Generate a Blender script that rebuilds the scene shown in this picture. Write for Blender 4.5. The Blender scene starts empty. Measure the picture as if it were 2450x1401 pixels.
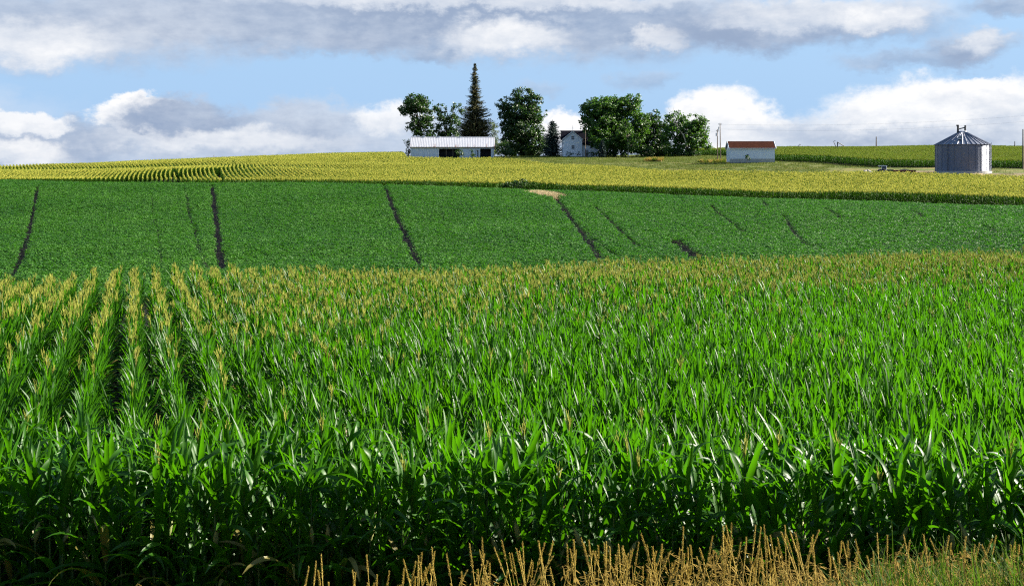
import bpy, bmesh, math, random
import numpy as np
from mathutils import Vector, Matrix

# ------------------------------------------------------------------ camera, world, sun, exposure
S = bpy.context.scene
COL = S.collection
E = 5.25                       # eye height above the ground at the field edge
F = 3000.0                     # focal length, in pixels of the 2450-pixel wide photograph
U0, VH = 1225.0, 430.0         # optical axis column and eye-level line
cam_d = bpy.data.cameras.new("camera")
cam = bpy.data.objects.new("camera", cam_d)
COL.objects.link(cam)
cam.location = (0, 0, E)
cam.rotation_euler = (math.radians(90), 0, 0)
cam_d.sensor_width = 36.0
cam_d.lens = 36.0 * F / 2450.0
cam_d.shift_y = -(700.5 - VH) / 2450.0
cam_d.clip_start = 0.1
cam_d.clip_end = 9000
S.camera = cam

SUN_EL, SUN_AZ = math.radians(28), math.radians(76.5)     # azimuth clockwise from +Y
sdir = Vector((math.sin(SUN_AZ) * math.cos(SUN_EL), math.cos(SUN_AZ) * math.cos(SUN_EL), math.sin(SUN_EL)))
sun_d = bpy.data.lights.new("sun", 'SUN')
sun_d.energy = 5.0
sun_d.angle = math.radians(0.5)
sun_d.color = (1.0, 0.93, 0.80)
sun = bpy.data.objects.new("sun", sun_d)
COL.objects.link(sun)
sun.rotation_euler = sdir.to_track_quat('Z', 'Y').to_euler()

S.view_settings.view_transform = 'Standard'
S.view_settings.look = 'None'
S.view_settings.exposure = 2.1
S.view_settings.gamma = 1.0
S.render.engine = 'CYCLES'
S.cycles.max_bounces = 6
S.cycles.diffuse_bounces = 1
S.cycles.glossy_bounces = 2
S.cycles.transmission_bounces = 3
S.cycles.transparent_max_bounces = 4
S.cycles.use_denoising = False        # leaf detail is finer than a denoiser keeps
S.cycles.filter_width = 1.2
S.cycles.sample_clamp_indirect = 4.0
S.cycles.use_light_tree = False

W = bpy.data.worlds.new("World")
S.world = W
W.use_nodes = True
nt = W.node_tree
nt.nodes.clear()


class NT:
    """tiny helper for node trees"""
    def __init__(self, tree):
        self.t = tree

    def n(self, kind, **kw):
        nd = self.t.nodes.new(kind)
        for k, v in kw.items():
            setattr(nd, k, v)
        return nd

    def put(self, sock, v):
        if isinstance(v, bpy.types.NodeSocket):
            self.t.links.new(v, sock)
        elif v is not None:
            if isinstance(v, (tuple, list)) and len(v) == 3 and sock.type == 'RGBA':
                v = tuple(v) + (1,)
            sock.default_value = v

    def math(self, op, a, b=None, c=None, clamp=False):
        nd = self.n('ShaderNodeMath', operation=op, use_clamp=clamp)
        self.put(nd.inputs[0], a)
        if b is not None: self.put(nd.inputs[1], b)
        if c is not None: self.put(nd.inputs[2], c)
        return nd.outputs[0]

    def vec(self, op, a, b=None, c=None):
        nd = self.n('ShaderNodeVectorMath', operation=op)
        self.put(nd.inputs[0], a)
        if b is not None: self.put(nd.inputs[1], b)
        if c is not None: self.put(nd.inputs[2], c)
        return nd.outputs['Value'] if op in ('LENGTH', 'DOT_PRODUCT', 'DISTANCE') else nd.outputs[0]

    def mix(self, f, a, b):
        nd = self.n('ShaderNodeMix', data_type='RGBA')
        self.put(nd.inputs[0], f)
        self.put(nd.inputs[6], a)
        self.put(nd.inputs[7], b)
        return nd.outputs[2]

    def noise(self, vec, scale, detail=4, rough=0.55, dist=0.0, dim='3D'):
        nd = self.n('ShaderNodeTexNoise', noise_dimensions=dim)
        if vec is not None: self.put(nd.inputs['Vector'], vec)
        nd.inputs['Scale'].default_value = scale
        nd.inputs['Detail'].default_value = detail
        nd.inputs['Roughness'].default_value = rough
        nd.inputs['Distortion'].default_value = dist
        return nd.outputs['Fac'], nd.outputs['Color']

    def maprange(self, v, a, b, c=0.0, d=1.0, smooth=True):
        nd = self.n('ShaderNodeMapRange', interpolation_type='SMOOTHSTEP' if smooth else 'LINEAR')
        self.put(nd.inputs[0], v)
        for i, k in enumerate((a, b, c, d)):
            nd.inputs[1 + i].default_value = k
        return nd.outputs[0]


def build_world():
    N = NT(nt)
    out = N.n('ShaderNodeOutputWorld')
    bg = N.n('ShaderNodeBackground')
    nt.links.new(bg.outputs[0], out.inputs[0])
    sky = N.n('ShaderNodeTexSky', sky_type='NISHITA', sun_disc=False)
    sky.sun_elevation = SUN_EL
    sky.sun_rotation = SUN_AZ
    sky.air_density = 1.0
    sky.dust_density = 0.6
    sky.ozone_density = 2.0
    STR = 0.05
    bg.inputs[1].default_value = STR
    tc = N.n('ShaderNodeTexCoord')
    d = N.vec('NORMALIZE', tc.outputs['Generated'])
    sp = N.n('ShaderNodeSeparateXYZ')
    N.put(sp.inputs[0], d)
    az = N.math('ARCTAN2', sp.outputs[0], sp.outputs[1])
    el = N.math('ARCSINE', sp.outputs[2])
    cx = N.n('ShaderNodeCombineXYZ')
    N.put(cx.inputs[0], az)
    N.put(cx.inputs[1], el)
    p = cx.outputs[0]                       # (azimuth, elevation) of the sky direction
    ps = N.vec('MULTIPLY', p, (1.0, 1.7, 1.0))
    nf, nc = N.noise(ps, 22.0, 9, 0.64)
    nf4, nc4 = N.noise(N.vec('MULTIPLY', p, (1.0, 1.2, 1.0)), 75.0, 7, 0.62)
    nf2, nc2 = N.noise(ps, 9.0, 5, 0.55)
    nf3, nc3 = N.noise(N.vec('MULTIPLY', p, (1.0, 2.6, 1.0)), 34.0, 5, 0.6)
    w1 = N.vec('MULTIPLY_ADD', N.vec('SUBTRACT', nc, (0.5, 0.5, 0.5)), (0.055, 0.030, 0), p)
    pw = N.vec('MULTIPLY_ADD', N.vec('SUBTRACT', nc2, (0.5, 0.5, 0.5)), (0.07, 0.025, 0), w1)
    pw = N.vec('MULTIPLY_ADD', N.vec('SUBTRACT', nc4, (0.5, 0.5, 0.5)), (0.022, 0.018, 0), pw)
    # base sky: Nishita, a little paler and cooler as on a humid summer morning
    base = N.mix(N.maprange(el, -0.02, 0.35), (2.196, 3.111, 4.246), sky.outputs[0])
    base = N.mix(0.6, base, (1.647, 2.709, 4.246))
    col = base

    def ang(u, v):
        t = (u - U0) / F
        a = math.atan(t)
        return a, math.atan((VH - v) / F * math.cos(a))
    G = (1.523, 1.947, 2.745)        # grey-blue cloud underside
    L = (2.892, 3.236, 3.807)        # pale body
    WH = (4.758, 4.758, 4.795)          # sunlit white
    # (u, v, radius u, radius v, underside colour, lit colour, lit bias, top-to-bottom shading, softness, strength)
    B = [
        # pale bank along the horizon
        (250, 380, 640, 70, G, L, 0.4, 0.2, 1.2, 0.85),
        (900, 355, 440, 75, G, L, 0.45, 0.3, 1.2, 0.8),
        (2000, 335, 820, 50, L, WH, 0.0, 0.3, 1.1, 0.8),
        (560, 310, 330, 48, G, L, 0.28, 0.3, 0.9, 0.8),
        (760, 275, 120, 42, G, L, 0.55, 0.4, 0.8, 0.85),
        (110, 330, 200, 45, G, L, 0.0, 0.2, 0.9, 0.8),
        (50, 293, 100, 30, L, WH, 0.75, 0.5, 0.4, 0.95),
        (310, 272, 95, 42, L, WH, 0.75, 0.5, 0.35, 1.0),
        (430, 280, 140, 44, G, L, 0.05, 0.3, 0.7, 0.95),
        (330, 294, 70, 18, G, L, 0.0, 0.3, 0.9, 0.8),
        (520, 335, 290, 26, L, WH, 0.35, 0.3, 1.1, 0.75),
        (40, 368, 110, 30, L, WH, 0.6, 0.3, 0.9, 0.85),
        (950, 290, 75, 36, L, WH, 0.45, 0.4, 0.8, 0.9),
        (1345, 305, 66, 40, L, WH, 0.8, 0.4, 0.5, 1.0),
        (1730, 302, 122, 88, L, WH, 0.75, 0.45, 0.38, 1.0),
        (1930, 325, 150, 45, L, WH, 0.1, 0.3, 0.9, 0.85),
        (2215, 275, 230, 74, L, WH, 0.62, 0.55, 0.45, 0.97),
        (2340, 228, 100, 36, L, WH, 0.75, 0.5, 0.5, 0.95),
        (2460, 250, 80, 55, L, WH, 0.55, 0.5, 0.6, 0.9),
        (2140, 322, 240, 26, G, L, 0.35, 0.3, 1.2, 0.75),
        (2420, 320, 120, 30, G, L, 0.4, 0.3, 1.2, 0.7),
        # small mauve puffs
        (1530, 192, 56, 26, G, L, 0.3, 0.3, 1.1, 0.5),
        (1300, 212, 55, 20, G, L, 0.3, 0.3, 1.1, 0.4),
        (1045, 130, 60, 20, G, L, 0.1, 0.2, 1.1, 0.75),
        (2200, 150, 150, 22, G, L, 0.1, 0.3, 1.0, 0.65),
        (2320, 118, 105, 40, G, L, 0.25, 0.4, 0.8, 0.9),
        (2350, 110, 50, 28, L, WH, 0.25, 0.4, 1.0, 0.8),
        # upper deck
        (200, 55, 420, 95, G, L, 0.40, 0.1, 0.75, 0.92),
        (110, 92, 190, 50, L, WH, 0.42, 0.0, 0.9, 0.85),
        (380, 70, 130, 32, L, WH, 0.32, 0.2, 1.0, 0.8),
        (670, 45, 480, 72, G, L, 0.36, 0.2, 0.8, 0.92),
        (830, 105, 140, 34, G, L, 0.55, 0.3, 1.0, 0.85),
        (1300, 50, 560, 88, G, L, 0.15, -0.1, 0.8, 0.92),
        (1060, 30, 330, 14, G, G, 0.0, 0.0, 1.2, 0.8),
        (1200, 92, 150, 42, L, WH, 0.42, 0.3, 0.9, 0.9),
        (1560, 85, 66, 28, L, WH, 0.55, 0.4, 0.8, 0.9),
        (1150, 4, 520, 20, L, WH, 0.35, 0.2, 1.1, 0.75),
        (1900, 60, 320, 58, G, L, 0.0, 0.3, 0.7, 0.92),
        (1970, 30, 260, 40, L, WH, 0.15, 0.3, 0.9, 0.85),
        (2110, 55, 80, 32, L, WH, 0.45, 0.4, 0.9, 0.85),
        (1740, 80, 90, 22, G, G, 0.0, 0.0, 1.2, 0.8),
        (2440, 5, 110, 28, G, L, 0.1, 0.2, 0.9, 0.8),
        # the same deck going on above and beside the view
        (900, -230, 1500, 130, G, L, 0.0, 0.2, 0.8, 0.8),
        (2300, -320, 700, 120, L, WH, 0.0, 0.2, 0.8, 0.8),
        (-900, 250, 700, 90, L, WH, 0.0, 0.3, 0.7, 0.9),
        (3400, 280, 700, 90, L, WH, 0.0, 0.3, 0.7, 0.9),
    ]
    for (u, v, ru, rv, body, lit, bias, grad, soft, stg) in B:
        a, e = ang(u, v)
        ra, re = ru / F, rv / F
        q = N.vec('MULTIPLY_ADD', pw, (1 / ra, 1 / re, 0), (-a / ra, -e / re, 0))
        r = N.vec('LENGTH', q)
        den = N.maprange(r, 1.0 + soft * 0.5, 1.0 - soft * 0.55, 0.0, stg)
        qs = N.n('ShaderNodeSeparateXYZ')
        N.put(qs.inputs[0], q)
        # upper parts and noise peaks catch the sun (the sun stands to the right)
        li = N.math('MULTIPLY_ADD', qs.outputs[1], grad, bias + 0.15)
        li = N.math('MULTIPLY_ADD', qs.outputs[0], 0.10, li)
        li = N.math('MULTIPLY_ADD', N.math('SUBTRACT', nf3, 0.5), 1.3, li)
        li = N.math('MULTIPLY_ADD', N.math('SUBTRACT', nf4, 0.5), 0.55, li)
        li = N.math('MULTIPLY_ADD', N.math('SUBTRACT', nf2, 0.5), 1.3, li, clamp=True)
        cc = N.mix(li, body, lit)
        col = N.mix(den, col, cc)
    N.put(bg.inputs[0], col)
    W.cycles.sampling_method = 'MANUAL'
    W.cycles.sample_map_resolution = 512


build_world()

# ------------------------------------------------------------------ helpers
rng = np.random.default_rng(7)
R = random.Random(11)


def tag(o, label=None, cat=None, group=None, kind=None):
    if label: o['label'] = label
    if cat: o['category'] = cat
    if group: o['group'] = group
    if kind: o['kind'] = kind
    return o


def empty(name, loc, rz=0.0):
    o = bpy.data.objects.new(name, None)
    o.empty_display_size = 0.3
    COL.objects.link(o)
    o.location = loc
    o.rotation_euler = (0, 0, rz)
    return o


class MB:
    """collects faces; build() links them as one mesh object"""
    def __init__(self):
        self.v, self.f, self.r, self.m = [], [], [], []

    def face(self, pts, r=0.5, m=0):
        n = len(self.v)
        self.v.extend(tuple(p) for p in pts)
        self.f.append(tuple(range(n, n + len(pts))))
        self.r.append(r)
        self.m.append(m)

    def grid(self, rows, r=0.5, m=0, closed=False):
        n = len(self.v)
        k = len(rows[0])
        for row in rows:
            self.v.extend(tuple(p) for p in row)
        for i in range(len(rows) - 1):
            for j in range(k if closed else k - 1):
                j2 = (j + 1) % k
                self.f.append((n + i * k + j, n + i * k + j2, n + (i + 1) * k + j2, n + (i + 1) * k + j))
                self.r.append(r)
                self.m.append(m)

    def tube(self, pts, rad, seg=6, r=0.5, m=0, cap=True):
        pts = [Vector(p) for p in pts]
        if not isinstance(rad, (list, tuple)): rad = [rad] * len(pts)
        rows = []
        up = Vector((0.13, 0.21, 1))
        for i, p in enumerate(pts):
            t = (pts[min(i + 1, len(pts) - 1)] - pts[max(i - 1, 0)]).normalized()
            a = t.cross(up)
            if a.length < 0.05: a = t.cross(Vector((1, 0, 0)))
            a.normalize()
            b = t.cross(a)
            rows.append([p + (a * math.cos(q) + b * math.sin(q)) * rad[i] for q in [2 * math.pi * k / seg for k in range(seg)]])
        self.grid(rows, r, m, closed=True)
        if cap:
            self.face(rows[-1], r, m)
            self.face(list(reversed(rows[0])), r, m)

    def box(self, a, b, r=0.5, m=0):
        x0, y0, z0 = a
        x1, y1, z1 = b
        P = [(x0, y0, z0), (x1, y0, z0), (x1, y1, z0), (x0, y1, z0), (x0, y0, z1), (x1, y0, z1), (x1, y1, z1), (x0, y1, z1)]
        n = len(self.v)
        self.v.extend(P)
        for q in ((0, 3, 2, 1), (4, 5, 6, 7), (0, 1, 5, 4), (1, 2, 6, 5), (2, 3, 7, 6), (3, 0, 4, 7)):
            self.f.append(tuple(n + k for k in q))
            self.r.append(r)
            self.m.append(m)

    def slab(self, quad, th, r=0.5, m=0):
        """a quad given thickness along its normal"""
        q = [Vector(p) for p in quad]
        nrm = (q[1] - q[0]).cross(q[2] - q[0]).normalized() * th
        t = [p + nrm for p in q]
        self.face(t, r, m)
        self.face(list(reversed(q)), r, m)
        for i in range(4):
            j = (i + 1) % 4
            self.face([q[i], q[j], t[j], t[i]], r, m)

    def mesh(self, name, mats, smooth=False):
        me = bpy.data.meshes.new(name)
        me.from_pydata(self.v, [], self.f)
        if not isinstance(mats, (list, tuple)): mats = [mats]
        for mt in mats: me.materials.append(mt)
        at = me.attributes.new("rnd", 'FLOAT', 'FACE')
        at.data.foreach_set("value", np.array(self.r, dtype=np.float32))
        me.polygons.foreach_set("material_index", np.array(self.m, dtype=np.int32))
        if smooth: me.polygons.foreach_set("use_smooth", np.ones(len(self.f), dtype=bool))
        me.update()
        return me

    def build(self, name, mats, parent=None, smooth=False, link=True):
        o = bpy.data.objects.new(name, self.mesh(name, mats, smooth))
        if link: COL.objects.link(o)
        if parent: o.parent = parent
        return o


# ------------------------------------------------------------------ materials
def new_mat(name):
    m = bpy.data.materials.new(name)
    m.use_nodes = True
    m.node_tree.nodes.clear()
    N = NT(m.node_tree)
    out = N.n('ShaderNodeOutputMaterial')
    return m, N, out


def leaf_mat(name, c1, c2, trans, mixf=0.4, rough=0.42, spec=0.5, osc=0.5, dry=None, patch=None):
    """leaf colours spread per leaf and per plant; light passes through the blade"""
    m, N, out = new_mat(name)
    at = N.n('ShaderNodeAttribute', attribute_name="rnd")
    oi = N.n('ShaderNodeObjectInfo')
    f = N.math('ADD', N.math('MULTIPLY', at.outputs['Fac'], 1 - osc), N.math('MULTIPLY', oi.outputs['Random'], osc))
    c = N.mix(f, c1, c2)
    if patch:
        g = N.n('ShaderNodeNewGeometry')
        pn, _ = N.noise(N.vec('MULTIPLY', g.outputs['Position'], (1, .6, 0)), patch, 4, .6)
        f = N.math('MULTIPLY_ADD', N.math('SUBTRACT', pn, .5), 1.6, f, clamp=True)
        c = N.mix(f, c1, c2)
    if dry: c = N.mix(N.math('GREATER_THAN', at.outputs['Fac'], 1.1), c, dry)
    p = N.n('ShaderNodeBsdfPrincipled')
    N.put(p.inputs['Base Color'], c)
    p.inputs['Roughness'].default_value = rough
    p.inputs['Specular IOR Level'].default_value = spec
    t = N.n('ShaderNodeBsdfTranslucent')
    N.put(t.inputs['Color'], N.mix(0.75, c, trans))
    ms = N.n('ShaderNodeMixShader')
    ms.inputs[0].default_value = mixf
    m.node_tree.links.new(p.outputs[0], ms.inputs[1])
    m.node_tree.links.new(t.outputs[0], ms.inputs[2])
    m.node_tree.links.new(ms.outputs[0], out.inputs[0])
    return m


def surf(name, c1, c2=None, scale=3.0, rough=0.8, metal=0.0, bump=0.0, stretch=(1, 1, 1), spec=0.4):
    m, N, out = new_mat(name)
    p = N.n('ShaderNodeBsdfPrincipled')
    p.inputs['Roughness'].default_value = rough
    p.inputs['Metallic'].default_value = metal
    p.inputs['Specular IOR Level'].default_value = spec
    tc = N.n('ShaderNodeTexCoord')
    v = N.vec('MULTIPLY', tc.outputs['Object'], stretch)
    nf, ncol = N.noise(v, scale, 6, 0.62)
    N.put(p.inputs['Base Color'], N.mix(N.maprange(nf, 0.3, 0.7), c1, c2 or c1))
    if bump:
        b = N.n('ShaderNodeBump')
        b.inputs['Strength'].default_value = bump
        b.inputs['Distance'].default_value = 0.05
        N.put(b.inputs['Height'], nf)
        N.put(p.inputs['Normal'], b.outputs[0])
    m.node_tree.links.new(p.outputs[0], out.inputs[0])
    return m


M = {}
M['corn_leaf'] = leaf_mat("corn leaf", (0.0107, 0.0537, 0.0020), (0.0309, 0.0974, 0.0040), (0.0739, 0.2686, 0.0013), 0.40, 0.44, 0.26, dry=(0.15, 0.13, 0.03))
M['corn_stalk'] = leaf_mat("corn stalk", (0.0315, 0.0765, 0.0135), (0.0630, 0.1080, 0.0270), (0.0900, 0.1800, 0.0225), 0.1, 0.5, 0.4)
M['tassel'] = leaf_mat("corn tassel", (0.2200, 0.2552, 0.0352), (0.3696, 0.3608, 0.0748), (0.4048, 0.4048, 0.0704), 0.35, 0.7, 0.15)
M['ear'] = leaf_mat("corn husk", (0.1237, 0.1688, 0.0450), (0.2531, 0.2531, 0.0900), (0.2250, 0.2812, 0.0562), 0.25, 0.6, 0.3)
M['far_leaf'] = leaf_mat("far corn leaf", (0.0189, 0.0566, 0.0034), (0.0429, 0.0987, 0.0068), (0.0686, 0.1888, 0.0043), 0.2, 0.6, 0.1)
M['far_tassel'] = leaf_mat("far corn tassel", (0.3187, 0.3187, 0.0450), (0.4500, 0.4188, 0.0775), (0.4500, 0.4375, 0.0750), 0.3, 0.8, 0.1, patch=.04)
M['hill_leaf'] = leaf_mat("hill corn leaf", (0.0206, 0.0635, 0.0034), (0.0446, 0.1073, 0.0069), (0.0772, 0.2059, 0.0043), 0.25, 0.6, 0.1)
M['hill_tassel'] = leaf_mat("hill corn tassel", (0.1084, 0.1445, 0.0120), (0.1926, 0.2047, 0.0241), (0.2047, 0.2408, 0.0301), 0.3, 0.8, 0.2)
M['soy'] = leaf_mat("soybean leaf", (0.0114, 0.0549, 0.0057), (0.0530, 0.1373, 0.0141), (0.0662, 0.2651, 0.0114), 0.25, 0.6, 0.22, 0.3, patch=.05)
M['tree'] = leaf_mat("tree leaf", (0.0087, 0.0254, 0.0049), (0.0274, 0.0586, 0.0087), (0.0489, 0.1368, 0.0098), 0.25, 0.5, 0.3, 0.15)
M['tree_light'] = leaf_mat("pale tree leaf", (0.0149, 0.0446, 0.0064), (0.0478, 0.1063, 0.0128), (0.0850, 0.2125, 0.0106), 0.3, 0.5, 0.3, 0.15)
M['shrub_yellow'] = leaf_mat("yellow green shrub leaf", (0.0480, 0.0768, 0.0144), (0.0864, 0.1152, 0.0240), (0.1200, 0.1920, 0.0240), 0.3, 0.5, 0.3, 0.15)
M['spruce'] = leaf_mat("spruce needles", (0.0868, 0.0673, 0.0388), (0.0868, 0.0970, 0.0306), (0.0816, 0.0918, 0.0204), 0.15, 0.7, 0.2, 0.0)
M['spruce_blue'] = leaf_mat("blue spruce needles", (0.020, 0.035, 0.032), (0.045, 0.07, 0.06), (0.04, 0.08, 0.05), 0.1, 0.7, 0.2, 0.0)
M['bark'] = surf("bark", (0.06, 0.045, 0.035), (0.13, 0.10, 0.075), 2.0, 0.9, bump=0.3)
M['pale_bark'] = surf("pale bark", (0.30, 0.24, 0.18), (0.42, 0.36, 0.28), 2.0, 0.9)
M['dry'] = leaf_mat("dry grass", (0.27, 0.19, 0.035), (0.43, 0.32, 0.085), (0.4, 0.29, 0.06), 0.25, 0.7, 0.1, 0.4)
M['dry_brown'] = leaf_mat("brown dry grass", (0.12, 0.075, 0.015), (0.25, 0.17, 0.04), (0.24, 0.16, 0.04), 0.25, 0.8, 0.05, 0.4)
M['pale_dry'] = leaf_mat("bleached dead grass", (0.34, 0.27, 0.14), (0.50, 0.41, 0.25), (0.4, 0.33, 0.18), 0.2, 0.8, 0.1, 0.4)
M['grass'] = leaf_mat("green grass", (0.0224, 0.0512, 0.0051), (0.0576, 0.0896, 0.0115), (0.0896, 0.1792, 0.0096), 0.35, 0.7, 0.08, 0.4)
M['lawn'] = leaf_mat("lawn grass", (0.0511, 0.0795, 0.0085), (0.1137, 0.1194, 0.0199), (0.1137, 0.1591, 0.0170), 0.3, 0.7, 0.2, 0.6)
M['weed'] = leaf_mat("weed leaf", (0.0405, 0.0945, 0.0135), (0.0810, 0.1485, 0.0270), (0.1350, 0.2835, 0.0270), 0.3, 0.5, 0.3, 0.3)

# ------------------------------------------------------------------ terrain
# ground profile along viewing columns: (distance, image line of the ground there)
def zv(d, v): return (VH - v) / F * d
Dn_u = lambda u: np.interp(u, [0, 325, 1225, 2450], [48, 51, 57.5, 77])
D1_u = lambda u: np.interp(u, [0, 500, 1000, 1300, 1600, 1900, 2200, 2450], [265, 255, 252, 245, 236, 224, 212, 205])
D2_u = lambda u: np.interp(u, [-400, 955, 972, 1000, 1180, 1300, 1600, 1900, 2200, 2450], [440, 440, 362, 358, 350, 330, 290, 270, 254, 250])
D3_u = lambda u: np.interp(u, [1600, 1750, 1850, 2110, 2200, 2450], [430, 395, 346, 309, 304, 302])
COLS = {
    0:    [(100, -9.4), (170, 543), (246, 437), (264, 453), (271, 451), (284, 437), (312, 435), (322, 432), (345, 422), (380, 421), (450, 424)],
    500:  [(100, -9.4), (170, 545), (236, 444), (254, 458), (261, 455), (285, 423), (315, 418), (325, 414), (352, 398), (400, 396), (450, 396)],
    1000: [(100, -9.1), (170, 542), (234, 448), (253, 460), (300, 427), (352, 402), (380, 382), (400, 379), (450, 382)],
    1300: [(100, -8.9), (170, 540), (228, 462), (246, 474), (300, 430), (330, 413), (352, 391), (400, 375), (450, 374)],
    1600: [(100, -8.7), (165, 545), (222, 476), (238, 482), (290, 433), (320, 404), (350, 386), (400, 376), (450, 370)],
    1900: [(100, -8.4), (165, 540), (210, 487), (226, 490), (270, 441), (300, 407), (322, 392), (345, 384), (430, 365), (460, 364)],
    2200: [(100, -8.1), (160, 540), (198, 494), (214, 497), (254, 441), (276, 413), (300, 404), (330, 394), (425, 364), (460, 364)],
    2450: [(100, -8.0), (160, 536), (192, 504), (207, 508), (250, 445), (276, 413), (300, 404), (330, 392), (425, 364), (460, 364)],
}


def make_terrain():
    us = np.linspace(-2000, 4500, 131)
    ds = np.arange(0, 4001, 1.0)
    keys = sorted(COLS)
    prof = []
    for k in keys:
        pts = []
        for d, v in COLS[k]:
            pts.append((d, v if d == 100 else zv(d, v)))
        zl = pts[-1][1]
        pts += [(620, zl - 6), (1000, zl - 16), (4000, zl - 36)]
        prof.append(np.interp(ds, [p[0] for p in pts], [p[1] for p in pts]))
    prof = np.array(prof)
    far = np.empty((len(us), len(ds)))
    for j in range(len(ds)):
        far[:, j] = np.interp(us, keys, prof[:, j])
    k = np.exp(-0.5 * (np.arange(-18, 19) / 5.0) ** 2)
    k /= k.sum()
    g = np.empty_like(far)
    for i in range(len(us)):
        g[i] = np.convolve(np.pad(far[i], 18, mode='edge'), k, mode='valid')
    ku = np.exp(-0.5 * (np.arange(-4, 5) / 2.0) ** 2)
    ku /= ku.sum()
    gp = np.pad(g, ((4, 4), (0, 0)), mode='edge')
    g = sum(ku[i] * gp[i:i + len(us)] for i in range(9))
    for i, u in enumerate(us):
        dn = float(Dn_u(u))
        b = float(np.interp(u, [0, 500, 1100, 1700, 2450], [-4.65, -4.22, -3.98, -3.78, -3.6]))
        c = float(np.interp(u, [0, 900, 1700, 2450], [-5.05, -4.95, -4.7, -4.55]))
        xs = [0, 3.5, 7, 10.3, 12.2, 14.0, dn, dn + 6, dn + 16, 100]
        ys = [-1.7, -1.75, min(-2.7, b + 1.2), b, c, -5.25, -4.97 - .02 * dn, -5.3 - .022 * dn, -6.9 - .01 * dn, g[i, 100]]
        near = np.interp(ds[:101], xs, ys)
        nk = np.array([.1, .2, .4, .2, .1])
        near = np.convolve(np.pad(near, 2, mode='edge'), nk, mode='valid')
        w = np.clip((ds[:101] - 88) / 12, 0, 1)
        g[i, :101] = near * (1 - w) + g[i, :101] * w
    return us, ds, g


T_US, T_DS, T_G = make_terrain()


def zrel(x, y):
    x = np.asarray(x, dtype=float)
    y = np.asarray(y, dtype=float)
    d = np.clip(y, 0, 3999)
    u = np.clip(U0 + F * x / np.maximum(y, 11.0), -1999, 4499)
    fi = (u + 2000) / 50.0
    i = np.clip(np.floor(fi).astype(int), 0, len(T_US) - 2)
    a = fi - i
    j = np.clip(np.floor(d).astype(int), 0, len(T_DS) - 2)
    b = d - j
    z = (T_G[i, j] * (1 - a) + T_G[i + 1, j] * a) * (1 - b) + (T_G[i, j + 1] * (1 - a) + T_G[i + 1, j + 1] * a) * b
    und = 0.10 * np.sin(x * .11 + y * .05) + 0.08 * np.sin(y * .17 - x * .07 + 1.0)
    return z + und * np.clip((y - 60) / 60, 0, 1)


def gz(x, y): return float(zrel(x, y)) + E
def uof(x, y): return U0 + F * np.asarray(x) / np.maximum(np.asarray(y), 1e-3)
def at(u, d, dz=0.0):
    x = (u - U0) / F * d
    return Vector((x, d, gz(x, d) + dz))


def hit(u, v, dmin=90, dmax=470, lift=0.0):
    """ground point met by the line of sight through a photograph point (used once, to survey the place)"""
    ds = np.arange(dmin, dmax, 0.5)
    xs = (u - U0) / F * ds
    zz = zrel(xs, ds) + lift - (VH - v) / F * ds
    k = np.argmax(zz >= 0)
    if zz[k] < 0: k = len(ds) - 1
    return Vector((xs[k], ds[k], zrel(xs[k], ds[k]) + E))


def seg_dist(px, py, poly):
    dmin = np.full(px.shape, 1e9)
    for (a, b) in zip(poly[:-1], poly[1:]):
        ax, ay, bx, by = a[0], a[1], b[0], b[1]
        L2 = (bx - ax) ** 2 + (by - ay) ** 2 + 1e-9
        t = np.clip(((px - ax) * (bx - ax) + (py - ay) * (by - ay)) / L2, 0, 1)
        dmin = np.minimum(dmin, np.hypot(px - ax - t * (bx - ax), py - ay - t * (by - ay)))
    return dmin


# bare strips in the soybeans, surveyed from the photograph: ([(u, v), ...], half width in m, share of plants gone)
TRACKS = [
    ([(92, 448), (84, 480), (72, 545), (58, 600), (38, 650), (30, 668)], 0.50, 1.0),
    ([(507, 446), (513, 490), (519, 545), (525, 600), (530, 650)], 0.62, 1.0),
    ([(907, 446), (935, 490), (962, 550), (983, 600), (1002, 642)], 0.60, 1.0),
    ([(1325, 468), (1360, 515), (1390, 560), (1415, 595), (1440, 625)], 0.55, 1.0),
    ([(358, 455), (365, 510), (378, 565), (384, 615), (390, 650)], 0.32, 0.75),
    ([(443, 455), (452, 520), (466, 555), (475, 600), (495, 648)], 0.36, 0.85),
    ([(1612, 578), (1640, 600), (1665, 622)], 0.9, 1.0),
    ([(1420, 495), (1455, 528), (1490, 562), (1535, 600)], 0.34, 0.8),
    ([(1340, 500), (1400, 560), (1440, 595), (1475, 618)], 0.28, 0.7),
    ([(1700, 495), (1730, 522), (1780, 562)], 0.34, 0.75),
    ([(1875, 520), (1900, 560), (1930, 590), (1965, 602)], 0.34, 0.8),
    ([(1975, 503), (2015, 527)], 0.5, 0.8),
    ([(2185, 508), (2210, 524)], 0.55, 0.8),
    ([(1600, 466), (1635, 480)], 0.4, 0.7),
    ([(1800, 470), (1835, 498)], 0.34, 0.7),
    ([(2355, 545), (2385, 565)], 0.4, 0.6),
    ([(1050, 500), (1075, 560)], 0.25, 0.5),
    ([(675, 470), (690, 500)], 0.3, 0.5),
    ([(625, 510), (640, 545)], 0.3, 0.5),
]
TRK = [([hit(u, v, lift=0.4) for u, v in pl], w, s) for pl, w, s in TRACKS]
PATCH = [hit(u, v, 180, lift=.25) for u, v in [(1280, 462), (1302, 466), (1326, 472)]]


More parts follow.
